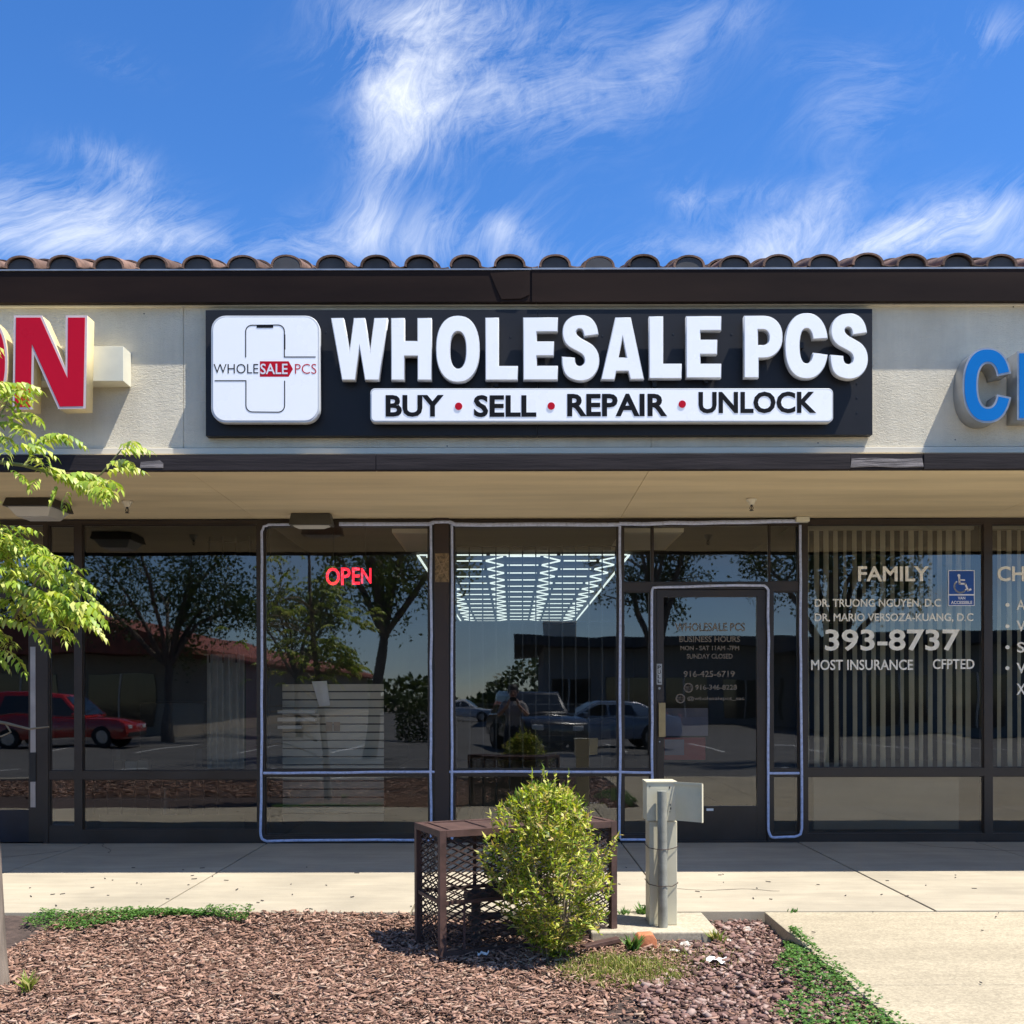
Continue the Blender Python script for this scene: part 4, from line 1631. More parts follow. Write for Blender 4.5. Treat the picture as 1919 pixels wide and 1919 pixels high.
# troffer panels in the ceiling
def troffer(px0, px1, y0, y1, label):
    x0, x1 = (px0 - CX) * (D + y0) / F, (px1 - CX) * (D + y0) / F
    t = thing('ceiling_panel_light', ((x0 + x1) / 2, y0, ZC - .04), label, 'ceiling light', 'unlit panel lights in the shop ceiling')
    m = MB()
    m.box(x0, x1, y0, y1, ZC - .035, ZC - .001)
    m.build('frame', M_trim, t)
    m = MB()
    m.box(x0 + .03, x1 - .03, y0 + .03, y1 - .03, ZC - .040, ZC - .0355)
    m.build('diffuser', M_lensoff, t)


troffer(735, 812, .25, 1.45, 'unlit ceiling panel light behind the window with the OPEN sign')
troffer(1168, 1282, .25, 1.35, 'unlit ceiling panel light above the shop door')

# security bars behind the middle window
def bars(x0, x1, y, z0, z1, step, label, rails):
    mb = MB()
    n = int(round((x1 - x0) / step))
    for k in range(n + 1):
        x = x0 + (x1 - x0) * k / n
        mb.bar((x, y, z0), (x, y, z1), .011)
    for z in rails:
        mb.bar((x0 - .02, y + .012, z), (x1 + .02, y + .012, z), .016, .011)
    tag(mb.build('security_grille', M_blackthing), label, 'grille')


bars(X(854), X(1156), .10, Z(1562), Z(1020), 24.6 / 216, 'thin black vertical security bars behind the middle window', (Z(1021), Z(1163), Z(1320), Z(1561)))
bars(X(165), X(400), .12, Z(1528), Z(1462), 25 / 216, 'low black security bars in the bottom of the salon window', (Z(1500), Z(1463)))
bars(X(384), X(460), .14, Z(1240), Z(1000), 25 / 216, 'high black security bars in the top of the salon window', (Z(1010), Z(1063)))

# vertical blinds of the clinic
def blind(px0, px1, label):
    yb = .13
    x0, x1 = X(px0), X(px1)
    t = thing('vertical_blind', ((x0 + x1) / 2, yb, Z(1442)), label, 'blind', 'vertical blinds in the clinic windows')
    m = MB()
    m.box(x0, x1, yb - .03, yb + .03, Z(990), Z(983))
    m.build('headrail', M_blind, t)
    n = int((px1 - px0) / 18)
    for k in range(n):
        x = x0 + (k + .5) * (x1 - x0) / n
        a = math.radians(47 + random.uniform(-9, 9) - 12 * k / n)
        w = .043
        dx, dy = w * math.cos(a), w * math.sin(a)
        m = MB()
        sw = random.uniform(-.006, .006)
        vs, fs = [], []
        for i in range(5):
            s = (i - 2) / 2
            bow = .006 * (1 - s * s)
            vs += [(x + dx * s - bow * math.sin(a), yb + dy * s + bow * math.cos(a), Z(990)), (x + sw + dx * s - bow * math.sin(a), yb + dy * s + bow * math.cos(a), Z(1441))]
        for i in range(4):
            fs.append((2 * i, 2 * i + 2, 2 * i + 3, 2 * i + 1))
        m.add(vs, fs).build('slat', M_blind, t, smooth=True)


blind(1512, 1836, 'cream vertical blinds behind the window lettered FAMILY')
blind(1858, 2178, 'cream vertical blinds behind the window cut by the right edge')
mb = MB()
mb.box(X(1531), X(1806), .10, .14, Z(1558), Z(1452))
tag(mb.build('display_board', M_lowboard), 'plain pale board standing low behind the clinic window', 'board')

# slatwall display behind the OPEN window
ysw = .55
mb = MB()
xA, xB = X(523, ysw), X(719, ysw)
zA, zB = Z(1540, ysw), Z(1281, ysw)
nb = 17
hb = (zB - zA) / nb
for k in range(nb):
    mb.box(xA, xB, ysw, ysw + .02, zA + k * hb + .010, zA + (k + 1) * hb - .003)
swl = mb.build('slatwall_display', M_slat)
mb = MB()
mb.box(xA, xB, ysw + .021, ysw + .03, zA, zB)
mb.build('backing', M_blackthing, swl)
tag(swl, 'pale slatted display board behind the window with the OPEN sign', 'display')
mb = MB()
mb.prism([pz(a, b, ysw - .03) for a, b in ((584, 1277), (612, 1276), (618, 1322), (598, 1324))], 'y', ysw - .02, ysw - .012)
tag(mb.build('price_sheet', M_paper), 'white curled sheet of paper on the slatted display', 'paper')
mb = MB()
for x_ in (611, 625):
    p = tbox(x_, x_ + 12, 1353, 1370, ysw - .01)
    mb.box(p[0], p[1], ysw - .008, ysw - .002, p[2], p[3])
tag(mb.build('notice_card', M_cardboard), 'small tan card in two squares on the slatted display', 'card')
mb = MB()
for a, b, c, d in ((500, 590, 1331, 1337), (505, 590, 1345, 1352), (500, 565, 1360, 1366)):
    p = tbox(a, b, c, d, ysw - .2)
    mb.box(p[0], p[1], ysw - .2, ysw - .12, p[2], p[3])
tag(mb.build('paper_stack', M_lensoff), 'pale papers on a rack left of the slatted display', 'paper')
# shop front bits behind the door
p = tbox(1246, 1327, 1327, 1379, .3)
mb = MB(); mb.box(p[0], p[1], .3, .31, p[2], p[3])
tag(mb.build('notice_board', M_bluepaper), 'dull grey blue notice behind the door glass', 'notice')
p = tbox(1245, 1322, 1382, 1424, .35)
mb = MB(); mb.box(p[0], p[1], .35, .36, p[2], p[3])
rbx = mb.build('poster', M_redbox)
tag(rbx, 'dark red poster low behind the door glass', 'poster')
p = tbox(1246, 1282, 1386, 1415, .345)
mb = MB(); mb.box(p[0], p[1], .345, .3495, p[2], p[3])
mb.build('inset_sheet', M_bluepaper, rbx)
p = tbox(1105, 1145, 1350, 1560, .8)
mb = MB(); mb.box(p[0] - .5, p[1], .8, 1.3, 0, 1.0)
mb.box(p[0] - .55, p[1] + .05, .77, 1.33, 1.0, 1.04)
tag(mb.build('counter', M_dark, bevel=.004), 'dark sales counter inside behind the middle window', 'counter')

# salon: curtains, purple cabinet, chair, boxes
yc = .45
mb = MB()
n = 60
xa, xb = X(388, yc), X(458, yc)
vs, fs = [], []
for i in range(n + 1):
    t_ = i / n
    x = xa + (xb - xa) * t_
    w_ = .035 * math.sin(t_ * 5.5 * 2 * PI) + .012 * math.sin(t_ * 23)
    vs += [(x, yc + w_, Z(1443, yc)), (x + .01 * math.sin(t_ * 9), yc + w_ * .6, Z(1225, yc))]
for i in range(n):
    fs.append((2 * i, 2 * i + 2, 2 * i + 3, 2 * i + 1))
tag(mb.add(vs, fs).build('curtain', M_curtain, smooth=True), 'pale folded curtain inside the salon window', 'curtain')
p = tbox(461, 484, 1235, 1443, .35)
mb = MB(); mb.box(p[0], p[1], .35, .40, p[2], p[3])
q_ = tbox(462, 484, 1329, 1332, .348); mb.box(q_[0], q_[1], .345, .352, q_[2], q_[3])
tag(mb.build('purple_panel', M_purple), 'purple panel standing beside the curtain in the salon', 'panel')
# salon chair
ch = thing('salon_chair', (X(310, .9), .9, 0), 'black padded salon chair in the dark salon', 'chair')
xq = X(310, .9)
for nm, b in (('seat', (xq - .33, xq + .33, .62, 1.2, .42, .60)), ('backrest', (xq - .32, xq + .32, 1.08, 1.24, .60, 1.22)),
              ('armrest', (xq - .43, xq - .335, .66, 1.18, .44, .80)), ('armrest', (xq + .335, xq + .43, .66, 1.18, .44, .80))):
    m = MB(); m.box(*b); m.build(nm, M_blackthing, ch, bevel=.035, smooth=True)
m = MB(); m.lathe([(.30, 0), (.30, .03), (.05, .06), (.04, .41)], (xq, .9, 0), 20); m.build('pedestal', M_alum, ch, smooth=True)
for k, (a, b) in enumerate(((213, 230), (234, 256), (258, 278))):
    p = tbox(a, b, 1425, 1443, .3)
    mb = MB(); mb.box(p[0], p[1], .3, .38, p[2] - .0, p[3] - .01 * (k % 2))
    o = mb.build('carton', [M_cardboard, M_lensoff, M_slat][k], bevel=.002)
    tag(o, ['small brown carton on the salon window rail, leftmost of three', 'small whitish carton between two others on the salon rail', 'small grey carton nearest the salon chair on the rail'][k], 'carton')
mb = MB()
mb.box(X(159), X(484), .08, .45, Z(1446) - .03, Z(1446))
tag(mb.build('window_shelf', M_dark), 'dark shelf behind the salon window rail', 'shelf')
mb = MB()
mb.box(X(160), X(440), .3, .33, -.01, Z(1548) + .07)
tag(mb.build('base_board', M_greyfix), 'grey board low behind the salon window', 'board')

# ================================================================== PLANTING BED OBJECTS
# --- cage: brown steel frame with expanded mesh
A = Vector((-.354, -3.73, 0))
B = Vector((.546, -3.33, 0))
ex = (B - A).normalized()
ey = Vector((-ex.y, ex.x, 0))
CL, CW, CH0, CH1 = (B - A).length, .37, BED - .01, .578
cage = thing('equipment_cage', A + ex * CL / 2 + ey * CW / 2 + Vector((0, 0, CH0)), 'rusty brown steel mesh cage standing behind the shrub', 'cage')


def cp(u, v, z):
    return A + ex * u + ey * v + Vector((0, 0, z))


mb = MB()
w = .034
for u in (0, CL):
    for v in (0, CW):
        mb.bar(cp(u, v, CH0), cp(u, v, CH1 - .001), w, w, up=tuple(ey))
for v in (0, CW):
    mb.bar(cp(w / 2 + .001, v, CH1 - w / 2), cp(CL - w / 2 - .001, v, CH1 - w / 2), w)
    mb.bar(cp(w / 2 + .001, v, .21), cp(CL - w / 2 - .001, v, .21), .018)
    mb.bar(cp(w / 2 + .001, v, CH0 + .03), cp(CL - w / 2 - .001, v, CH0 + .03), .03)
for u in (0, CL):
    mb.bar(cp(u, w / 2 + .001, CH1 - w / 2), cp(u, CW - w / 2 - .001, CH1 - w / 2), w)
    mb.bar(cp(u, w / 2 + .001, .21), cp(u, CW - w / 2 - .001, .21), .018)
mb.bar(cp(.12, 0, CH0), cp(.12, 0, .21), .012)
mb.bar(cp(CL * .33, CW, CH0), cp(CL * .33, CW, CH1 - w), .02)
mb.build('frame', M_cage, cage)
mb = MB()
mb.add([cp(w / 2, w / 2, CH1 - .006), cp(CL - w / 2, w / 2, CH1 - .006), cp(CL - w / 2, CW - w / 2, CH1 - .006), cp(w / 2, CW - w / 2, CH1 - .006),
        cp(w / 2, w / 2, CH1 - .010), cp(CL - w / 2, w / 2, CH1 - .010), cp(CL - w / 2, CW - w / 2, CH1 - .010), cp(w / 2, CW - w / 2, CH1 - .010)],
       [(0, 1, 2, 3), (7, 6, 5, 4), (0, 4, 5, 1), (1, 5, 6, 2), (2, 6, 7, 3), (3, 7, 4, 0)])
for u in (.06, .27, .55, .8):
    mb.bar(cp(u, w / 2, CH1 - .003), cp(u, CW - w / 2, CH1 - .003), .022, .006)
mb.build('lid', M_cage, cage)


def lattice(f, lu, z0, z1, name):
    """expanded metal: diamonds of flat strands in the panel f(u, z)"""
    m = MB()
    du, dz = .040, .019
    nu, nz_ = int(lu / du), int((z1 - z0) / dz)
    du, dz = lu / nu, (z1 - z0) / nz_
    for i in range(nu):
        for j in range(nz_):
            if (i + j) % 2 == 0:
                p, q = f(i * du, z0 + j * dz), f((i + 1) * du, z0 + (j + 1) * dz)
            else:
                p, q = f(i * du, z0 + (j + 1) * dz), f((i + 1) * du, z0 + j * dz)
            jit = Vector((random.gauss(0, .0008), random.gauss(0, .0008), random.gauss(0, .0008)))
            m.bar(p + jit, q + jit, .003, .0068)
    return m.build(name, M_wire, cage)


lattice(lambda u, z: cp(.018 + u, .004, z), CL - .036, CH0 + .05, CH1 - .035, 'mesh_panel')
lattice(lambda u, z: cp(.018 + u, CW - .004, z), CL - .036, CH0 + .05, CH1 - .035, 'mesh_panel')
lattice(lambda u, z: cp(.004, .018 + u, z), CW - .036, CH0 + .05, CH1 - .035, 'mesh_panel')
lattice(lambda u, z: cp(CL - .004, .018 + u, z), CW - .036, CH0 + .05, CH1 - .035, 'mesh_panel')

bf = thing('backflow_valve', cp(.45, .23, CH0), 'dark iron pipes and valve inside the brown mesh cage', 'pipework')
mb = MB()
for u in (.26, .72):
    mb.tube([cp(u, .19, CH0 - .05), cp(u, .19, .20)], .026, 12)
mb.tube([cp(.20, .19, .20), cp(.78, .19, .20)], .030, 12)
mb.tube([cp(.22, .19, .08), cp(.40, .19, .08)], .02, 10)
mb.build('pipe', M_valve, bf, smooth=True)
mb = MB()
mb.lathe([(.035, 0), (.07, .03), (.07, .12), (.03, .15), (.02, .2)], cp(.50, .19, .16), 16)
for u in (.36, .64):
    mb.lathe([(.03, 0), (.045, .02), (.045, .06), (.012, .08), (.012, .13), (.05, .132), (.05, .145)], cp(u, .19, .17), 14)
mb.build('valve_body', M_valve, bf, smooth=True)

# --- board lying at the foot of the cage
mb = MB()
a_, b_ = P(1092, 1786, -3.62), P(1160, 1772, -3.50)
mb.bar((a_.x, a_.y, BED + .03), (b_.x, b_.y, BED + .045), .05, .022)
tag(mb.build('wood_board', M_cage, bevel=.002), 'short brown board lying at the right foot of the cage', 'board')

# --- utility pedestal on a concrete pad
mb = MB()
mb.box(.42, 1.105, -3.42, YF - .008, -.15, -.006)
pad = mb.build('concrete_pad', M_padc, bevel=.008)
tag(pad, kind='structure')
zpad = -.006
yp0, yp1 = -3.26, -3.10
ped = thing('utility_pedestal', (.81, (yp0 + yp1) / 2, zpad), 'tall cream metal utility pedestal with its small door hanging open', 'utility box')
xl, xr = X(1211.5, yp0), X(1268.5, yp0)
zt_ = Z(1467, yp0)
zmid = Z(1538.5, yp0)
mb = MB()
mb.box(xl + .014, xr, yp0, yp1, zpad + .001, zmid - .003)
mb.build('lower_body', M_pedestal, ped, bevel=.004)
mb = MB()
# upper housing, open at the right side
mb.box(xl, xr - .004, yp0 - .006, yp0 - .001, zmid, zt_)
mb.box(xl, xr - .004, yp1 + .001, yp1 + .006, zmid, zt_)
mb.box(xl, xl + .004, yp0 - .001, yp1 + .001, zmid, zt_)
mb.box(xl - .004, xr, yp0 - .010, yp1 + .010, zt_, zt_ + .006)
mb.box(xl + .005, xr - .01, yp0, yp1, zmid + .002, zmid + .006)
mb.build('upper_housing', M_pedestal, ped)
mb = MB()
# open door, swung out to the right
h0, h1 = P(1264, 1467, yp0), P(1315.5, 1470, yp0 - .085)
hx = Vector((h0.x, yp0 - .003, 0))
hy = Vector((h1.x, yp0 - .11, 0))
dz0, dz1 = zmid + .002, zt_
nv = Vector(((hy - hx).y, -(hy - hx).x, 0)).normalized()
for a0, a1, b0, b1, th in ((0, 1, 0, 1, .003),):
    q0, q1 = hx, hy
    vs = [q0 + Vector((0, 0, dz0)), q1 + Vector((0, 0, dz0)), q1 + Vector((0, 0, dz1)), q0 + Vector((0, 0, dz1))]
    mb.add([v for v in vs] + [v - nv * .003 for v in vs], [(0, 1, 2, 3), (7, 6, 5, 4), (0, 4, 5, 1), (1, 5, 6, 2), (2, 6, 7, 3), (3, 7, 4, 0)])
mb.bar(hy + Vector((0, 0, dz0)) + nv * .006, hy + Vector((0, 0, dz1)) + nv * .006, .004, .016, up=tuple(nv))
mb.bar(hx + Vector((0, 0, dz1 - .002)) + nv * .006, hy + Vector((0, 0, dz1 - .002)) + nv * .006, .004, .014, up=(0, 0, 1))
mb.build('door', M_pedestal, ped)
mb = MB()
for px, py, s in ((1218, 1474, .004), (1255, 1476, .006), (1256, 1508, .005), (1257, 1515, .006), (1255.5, 1521, .004), (1302, 1502, .009), (1242, 1502, .003)):
    p = P(px, py, yp0 - .008)
    mb.box(p.x - s * .5, p.x + s * .5, yp0 - .0075, yp0 - .0055, p.z - s, p.z + s) if px < 1290 else None
mb.build('rust_mark', M_valve, ped)
# pipe strapped to the front with wire
xp = X(1241, yp0 - .06)
yq = yp0 - .045
pp = thing('steel_pipe', (xp, yq, zpad), 'grey galvanised pipe wired to the front of the cream pedestal', 'pipe')
MB().tube([(xp + .004, yq, zpad + .0005), (xp, yq, Z(1483, yq))], .0265, 20).build('pipe', M_pipe, pp, smooth=True)
for py, sag in ((1589, .004), (1657, .012)):
    z = Z(py, yp0)
    c = [(xl + .010, yp1 + .004, z), (xl + .010, yp0 - .004, z), (xp - .03, yq - .02, z), (xp, yq - .031, z), (xp + .03, yq - .02, z),
         (xr - .03, yp0 - .012, z - sag), (xr + .004, yp0 - .004, z + .006), (xr + .004, yp1 + .004, z)]
    MB().tube(c, .0022, 6).build('tie_wire', M_wire, pp, smooth=True)

# --- loose things by the pad
p = P(1208, 1772, -3.52)
mb = MB()
mb.prism([(p.x - .055, BED - .01), (p.x + .058, BED - .01), (p.x + .060, BED + .05), (p.x + .04, BED + .082), (p.x - .035, BED + .078), (p.x - .058, BED + .04)], 'y', -3.56, -3.47)
tag(mb.build('broken_tile', M_brick, bevel=.008, smooth=True), 'orange broken clay tile lying in front of the concrete pad', 'broken tile')


def stone(name, px, py, y, s, mat, label, cat, flat=.5, group=None):
    p = P(px, py, y)
    z0 = float(bed_h(np.array(p.x), np.array(y)))
    import bmesh
    bm = bmesh.new()
    bmesh.ops.create_icosphere(bm, subdivisions=2, radius=1)
    for v in bm.verts:
        k = 1 + .3 * math.sin(v.co.x * 5 + px) * math.cos(v.co.y * 4 + py) + random.uniform(-.12, .12)
        v.co = Vector((v.co.x * s * k, v.co.y * s * .7 * k, v.co.z * s * flat * k))
    me = bpy.data.meshes.new(name)
    bm.to_mesh(me)
    bm.free()
    o = link(name, me, mat)
    o.location = (p.x, y, z0 + s * flat * .5)
    o.rotation_euler = (0, 0, random.uniform(0, 3))
    return tag(o, label, cat, group)


stone('rubble_stone', 1283, 1771, -3.52, .045, M_rubble, 'pale stone beside the orange tile, in front of the pad', 'stone', .4)
stone('rubble_stone', 1262, 1780, -3.62, .035, M_rubble, 'small flat pale stone just right of the orange tile', 'stone', .3)
stone('rubble_stone', 1398, 1728, -3.1, .035, M_rubble, 'whitish stone against the walk edge near the path corner', 'stone', .45)
stone('rubble_stone', 1362, 1757, -3.35, .030, M_rubble, 'small whitish stone in the gravel right of the pad', 'stone', .35)


def paper(px, py, y, s, label):
    p = P(px, py, y)
    z0 = float(bed_h(np.array(p.x), np.array(y))) + .018
    vs, fs = [], []
    n = 6
    for i in range(n):
        for j in range(n):
            u, v = i / (n - 1) - .5, j / (n - 1) - .5
            vs.append((p.x + u * s + random.uniform(-.006, .006), y + v * s * .6, z0 + .012 * math.sin(u * 9 + px) * math.cos(v * 7) + random.uniform(0, .008)))
    for i in range(n - 1):
        for j in range(n - 1):
            fs.append((i * n + j, (i + 1) * n + j, (i + 1) * n + j + 1, i * n + j + 1))
    o = MB().add(vs, fs).build('paper_scrap', M_paper)
    return tag(o, label, 'litter')


paper(1345, 1803, -3.85, .11, 'crumpled white paper on the gravel below the pad')
paper(905, 1772, -3.72, .05, 'small white scrap inside the foot of the cage')


# --- leaves
def tri_leaf(b, d, up, L, W, droop=.15):
    """curved pointed leaf of four triangles: base, left, mid, right, tip"""
    d = d.normalized()
    s = d.cross(up)
    if s.length < 1e-4:
        s = d.orthogonal()
    s.normalize()
    u = s.cross(d)
    m = b + d * L * .5 + u * L * droop
    t = b + d * L - u * L * droop * .3
    l = b + d * L * .42 - s * W * .5 + u * (L * droop * .55 + W * .12)
    r = b + d * L * .42 + s * W * .5 + u * (L * droop * .55 + W * .12)
    return (b, l, m, r, t)


LF = np.array([[0, 1, 2], [1, 4, 2], [0, 2, 3], [2, 4, 3]])


def leaves_mesh(name, leaves, mat, parent=None, base=None):
    v = np.array([[tuple(p) for p in l] for l in leaves])
    n = len(v)
    f = (np.arange(n)[:, None, None] * 5 + LF[None]).reshape(-1, 3)
    return raw_mesh(name, v.reshape(-1, 3), f, mat, parent, base)


def rv(s=1.0):
    return Vector((random.gauss(0, s), random.gauss(0, s), random.gauss(0, s)))


UP = Vector((0, 0, 1))

# --- the shrub in front of the cage
cx, cy_s = .195, -3.80
shr = thing('shrub', (cx, cy_s, BED), 'bushy yellow green shrub with narrow leaves in front of the cage', 'shrub')
LV = []
stems = MB()
for k in range(11):
    a = random.uniform(0, 2 * PI)
    r = random.uniform(.01, .07)
    s = Vector((cx + r * math.cos(a), cy_s + r * math.sin(a), BED - .02))
    e = Vector((cx + math.cos(a) * random.uniform(.08, .2) - .02, cy_s + math.sin(a) * random.uniform(.06, .16), BED + random.uniform(.45, .75)))
    stems.tube([s, s.lerp(e, .5) + rv(.012), e], [.007, .005, .003], 6)
stems.build('stem', M_twig, shr, smooth=True)


def shrub_r(h):
    """half width of the crown at height fraction h"""
    pts = [(0, .10), (.08, .17), (.2, .25), (.38, .305), (.55, .315), (.68, .295), (.8, .26), (.9, .21), (1.0, .11)]
    for (a, b), (c, d) in zip(pts[:-1], pts[1:]):
        if a <= h <= c:
            return b + (d - b) * (h - a) / (c - a)
    return .05


H = .92
TW = MB()
bumps = []
for k in range(34):
    a, h = random.uniform(0, 2 * PI), random.uniform(.08, .98)
    bumps.append((math.cos(a), math.sin(a), h, random.uniform(-.30, .20), random.uniform(.14, .28)))


def lump(a, h):
    r = 0
    for bx_, by_, bh, amp, wd in bumps:
        d2 = (math.cos(a) - bx_) ** 2 + (math.sin(a) - by_) ** 2 + ((h - bh) * 2.2) ** 2
        r += amp * math.exp(-d2 / (2 * wd * wd))
    return 1 + r


def twig(tip, d, L, n, big=1.0):
    base = tip - d * L
    TW.tube([base, tip], [.0016, .0008], 4)
    for i in range(n):
        t_ = (i + .4) / n
        b = base.lerp(tip, t_)
        for s_ in (-1, 1):
            side = d.cross(UP + rv(.25)).normalized() * s_
            dd = (d * random.uniform(.5, 1.1) + side * random.uniform(.7, 1.1) + rv(.25) - UP * .10)
            LV.append(tri_leaf(b, dd, UP + rv(.4), big * random.uniform(.018, .056) * (1 - .2 * t_), random.uniform(.009, .016), random.uniform(.04, .22)))
    LV.append(tri_leaf(tip - d * .012, d, UP + rv(.4), random.uniform(.03, .055), .012, .1))


for k in range(760):
    h = random.random() ** .8
    a = random.uniform(0, 2 * PI)
    rr_ = shrub_r(h) * 1.07 * (random.random() ** .33) * random.uniform(.92, 1.05) * lump(a, h)
    tip = Vector((cx - .045 * (h - .5) + rr_ * math.cos(a), cy_s + rr_ * .85 * math.sin(a), BED + .05 + h * H * .90))
    out = Vector((math.cos(a), math.sin(a), 0))
    d = (out * (1.05 - h * .75) + UP * (.35 + h) + rv(.38)).normalized()
    twig(tip, d, random.uniform(.06, .13), random.randint(4, 8))
# pointed new shoots, mostly on top
for k in range(34):
    h = random.random() ** .45
    a = random.uniform(0, 2 * PI)
    rr_ = shrub_r(h) * random.uniform(.6, 1.1)
    out = Vector((math.cos(a), math.sin(a), 0))
    d = (out * (.7 - h * .45) + UP * (.5 + h * .7) + rv(.2)).normalized()
    tip = Vector((cx - .045 * (h - .5) + rr_ * math.cos(a), cy_s + rr_ * .85 * math.sin(a), BED + .07 + h * H * .92)) + d * random.uniform(.02, .07)
    twig(tip, d, random.uniform(.10, .17), random.randint(5, 8), .8)
TW.build('twig', M_twig, shr)
leaves_mesh('foliage', LV, L_shrub, shr)

# --- the young tree at the left edge
YT_ = -4.2
tr = thing('young_tree', (X(-8, -4.24), -4.24, BED), 'young tree with feathery bright green drooping leaves at the left edge', 'tree')


def tp(px, py, dy=0.0):
    return P(px, py, YT_ + dy)


trunk = [Vector((X(-6, -4.24), -4.24, BED - .05)), P(-10, 1780, -4.24), P(-18, 1600, -4.24), P(-48, 1300, -4.22), P(-75, 1000, -4.2), P(-95, 700, -4.2), P(-120, 430, -4.25)]
MB().tube(trunk, [.058, .050, .044, .038, .030, .022, .012], 14).build('trunk', M_stake, tr, smooth=True)
MBR = MB()
br_up = [tp(-88, 800, 0), tp(-50, 850), tp(0, 866, .03), tp(45, 872, .05), tp(78, 882, .06), tp(120, 900, .08), tp(160, 920, .1)]
MBR.tube(br_up, [.016, .013, .010, .008, .006, .004, .003], 8)
for q in ([tp(48, 872, .05), tp(62, 845, .05), tp(75, 820, .05)], [tp(150, 915, .1), tp(190, 888, .1), tp(228, 842, .1)],
          [tp(-30, 856), tp(-10, 800, -.05), tp(20, 740, -.05)]):
    MBR.tube(q, [.005, .004, .003], 6)
MBR.build('branch', M_greentwig, tr, smooth=True)
MBR = MB()
br_lo = [tp(-62, 1140), tp(-30, 1185), tp(0, 1168, -.02), tp(22, 1170, -.02), tp(60, 1178, -.02), tp(110, 1180, 0)]
MBR.tube(br_lo, [.016, .013, .010, .008, .006, .003], 8)
for q in ([tp(15, 1172, -.02), tp(32, 1145, 0), tp(50, 1120, 0), tp(80, 1080, 0)], [tp(20, 1170), tp(60, 1100, -.1), tp(100, 1040, -.1)],
          [tp(-70, 1060), tp(-20, 1060, -.05), tp(30, 1040, -.05)]):
    MBR.tube(q, [.006, .005, .004, .003][:len(q)], 6)
MBR.build('branch', M_twig, tr, smooth=True)
MBR = MB()
MBR.tube([tp(-58, 1350), tp(-20, 1351), tp(10, 1355), tp(30, 1360), tp(55, 1366), tp(92, 1362)], [.012, .009, .007, .006, .005, .003], 8)
MBR.tube([tp(10, 1355), tp(20, 1372), tp(2, 1380), tp(-20, 1378)], [.005, .004, .004, .003], 6)
MBR.build('dead_branch', M_twig, tr, smooth=True)
LV = []


def frond(base, d0, L, npair, lw=1.0):
    """compound leaf: an arching rachis with paired hanging leaflets"""
    p = Vector(base)
    d = d0.normalized()
    seg = L / npair
    for i in range(npair):
        t_ = i / (npair - 1)
        p = p + d * seg
        d = (d - UP * (.16 + .10 * t_)).normalized()
        side = d.cross(UP)
        if side.length < .05:
            side = Vector((1, 0, 0))
        side.normalize()
        ll = .066 * (.55 + .45 * math.sin(PI * min(1, .15 + t_ * .85))) * lw * random.uniform(.85, 1.15)
        for s in (-1, 1):
            dd = side * s * random.uniform(.6, 1.0) + d * .35 - UP * random.uniform(.5, 1.0) + rv(.10)
            LV.append(tri_leaf(p, dd, UP + side * s * .4, ll, ll * random.uniform(.34, .46), random.uniform(.08, .2)))
    LV.append(tri_leaf(p, d, UP, .05 * lw, .014, .1))


def fr_at(px, py, dirx, dirz, L=None, n=None, dy=None, lw=1.0):
    dyv = random.uniform(-.16, .16) if dy is None else dy
    b = tp(px, py, dyv)
    d = Vector((dirx + random.gauss(0, .25), random.gauss(-.1, .35), dirz + random.gauss(0, .2)))
    frond(b, d, L or random.uniform(.15, .24), n or random.randint(7, 10), lw)


# along the upper branch
for px, py in ((-40, 800), (-30, 760), (-20, 720), (-10, 760), (0, 800), (-20, 830), (5, 770), (10, 740), (-40, 700), (-30, 860), (0, 850), (15, 835),
               (25, 820), (-5, 740), (-35, 780), (-10, 795), (20, 790), (-45, 740)):
    fr_at(px, py, random.uniform(-.2, .9), random.uniform(.2, .9))
for px, py in ((75, 822), (78, 818), (60, 845)):
    fr_at(px, py, random.uniform(.5, 1), .7)
for px, py in ((60, 874), (75, 880), (85, 884), (100, 890), (112, 897), (125, 902), (138, 908), (150, 914), (95, 888), (118, 898), (142, 911), (160, 918)):
    fr_at(px, py, random.uniform(.3, 1.0), random.uniform(.3, .8), L=random.uniform(.12, .19))
for px, py, a, b in ((228, 842, .8, .3), (222, 848, .5, .2), (196, 888, 1.0, .5), (168, 920, 1.0, .5), (165, 922, .9, .2), (160, 920, .4, -.2), (185, 905, .9, .4),
                     (150, 915, .6, .0), (205, 872, .7, .2)):
    fr_at(px, py, a, b, L=random.uniform(.14, .2))
for px, py in ((20, 880), (75, 895), (130, 915), (-20, 880), (110, 905)):
    fr_at(px, py, random.uniform(-.3, .5), -.4, L=.10, n=6, lw=.7)
# the lower cluster
for k in range(36):
    px, py = random.uniform(-55, 66), random.uniform(1025, 1110)
    fr_at(px, py, random.uniform(-.2, 1.0), random.uniform(.2, .9))
for k in range(30):
    px, py = random.uniform(0, 108), random.uniform(1105, 1185)
    fr_at(px, py, random.uniform(.1, 1.0), random.uniform(.1, .8))
for k in range(14):
    px, py = random.uniform(-50, 25), random.uniform(1160, 1225)
    fr_at(px, py, random.uniform(-.3, .8), random.uniform(-.2, .6))
for px, py in ((60, 1030), (80, 1035), (85, 1048), (70, 1050), (95, 1085), (108, 1110), (115, 1130), (118, 1148), (110, 1165), (80, 1190)):
    fr_at(px, py, random.uniform(.6, 1.0), random.uniform(.0, .5))
for k in range(14):
    px, py = random.uniform(-60, 5), random.uniform(990, 1040)
    fr_at(px, py, random.uniform(-.4, .8), random.uniform(.2, .9))
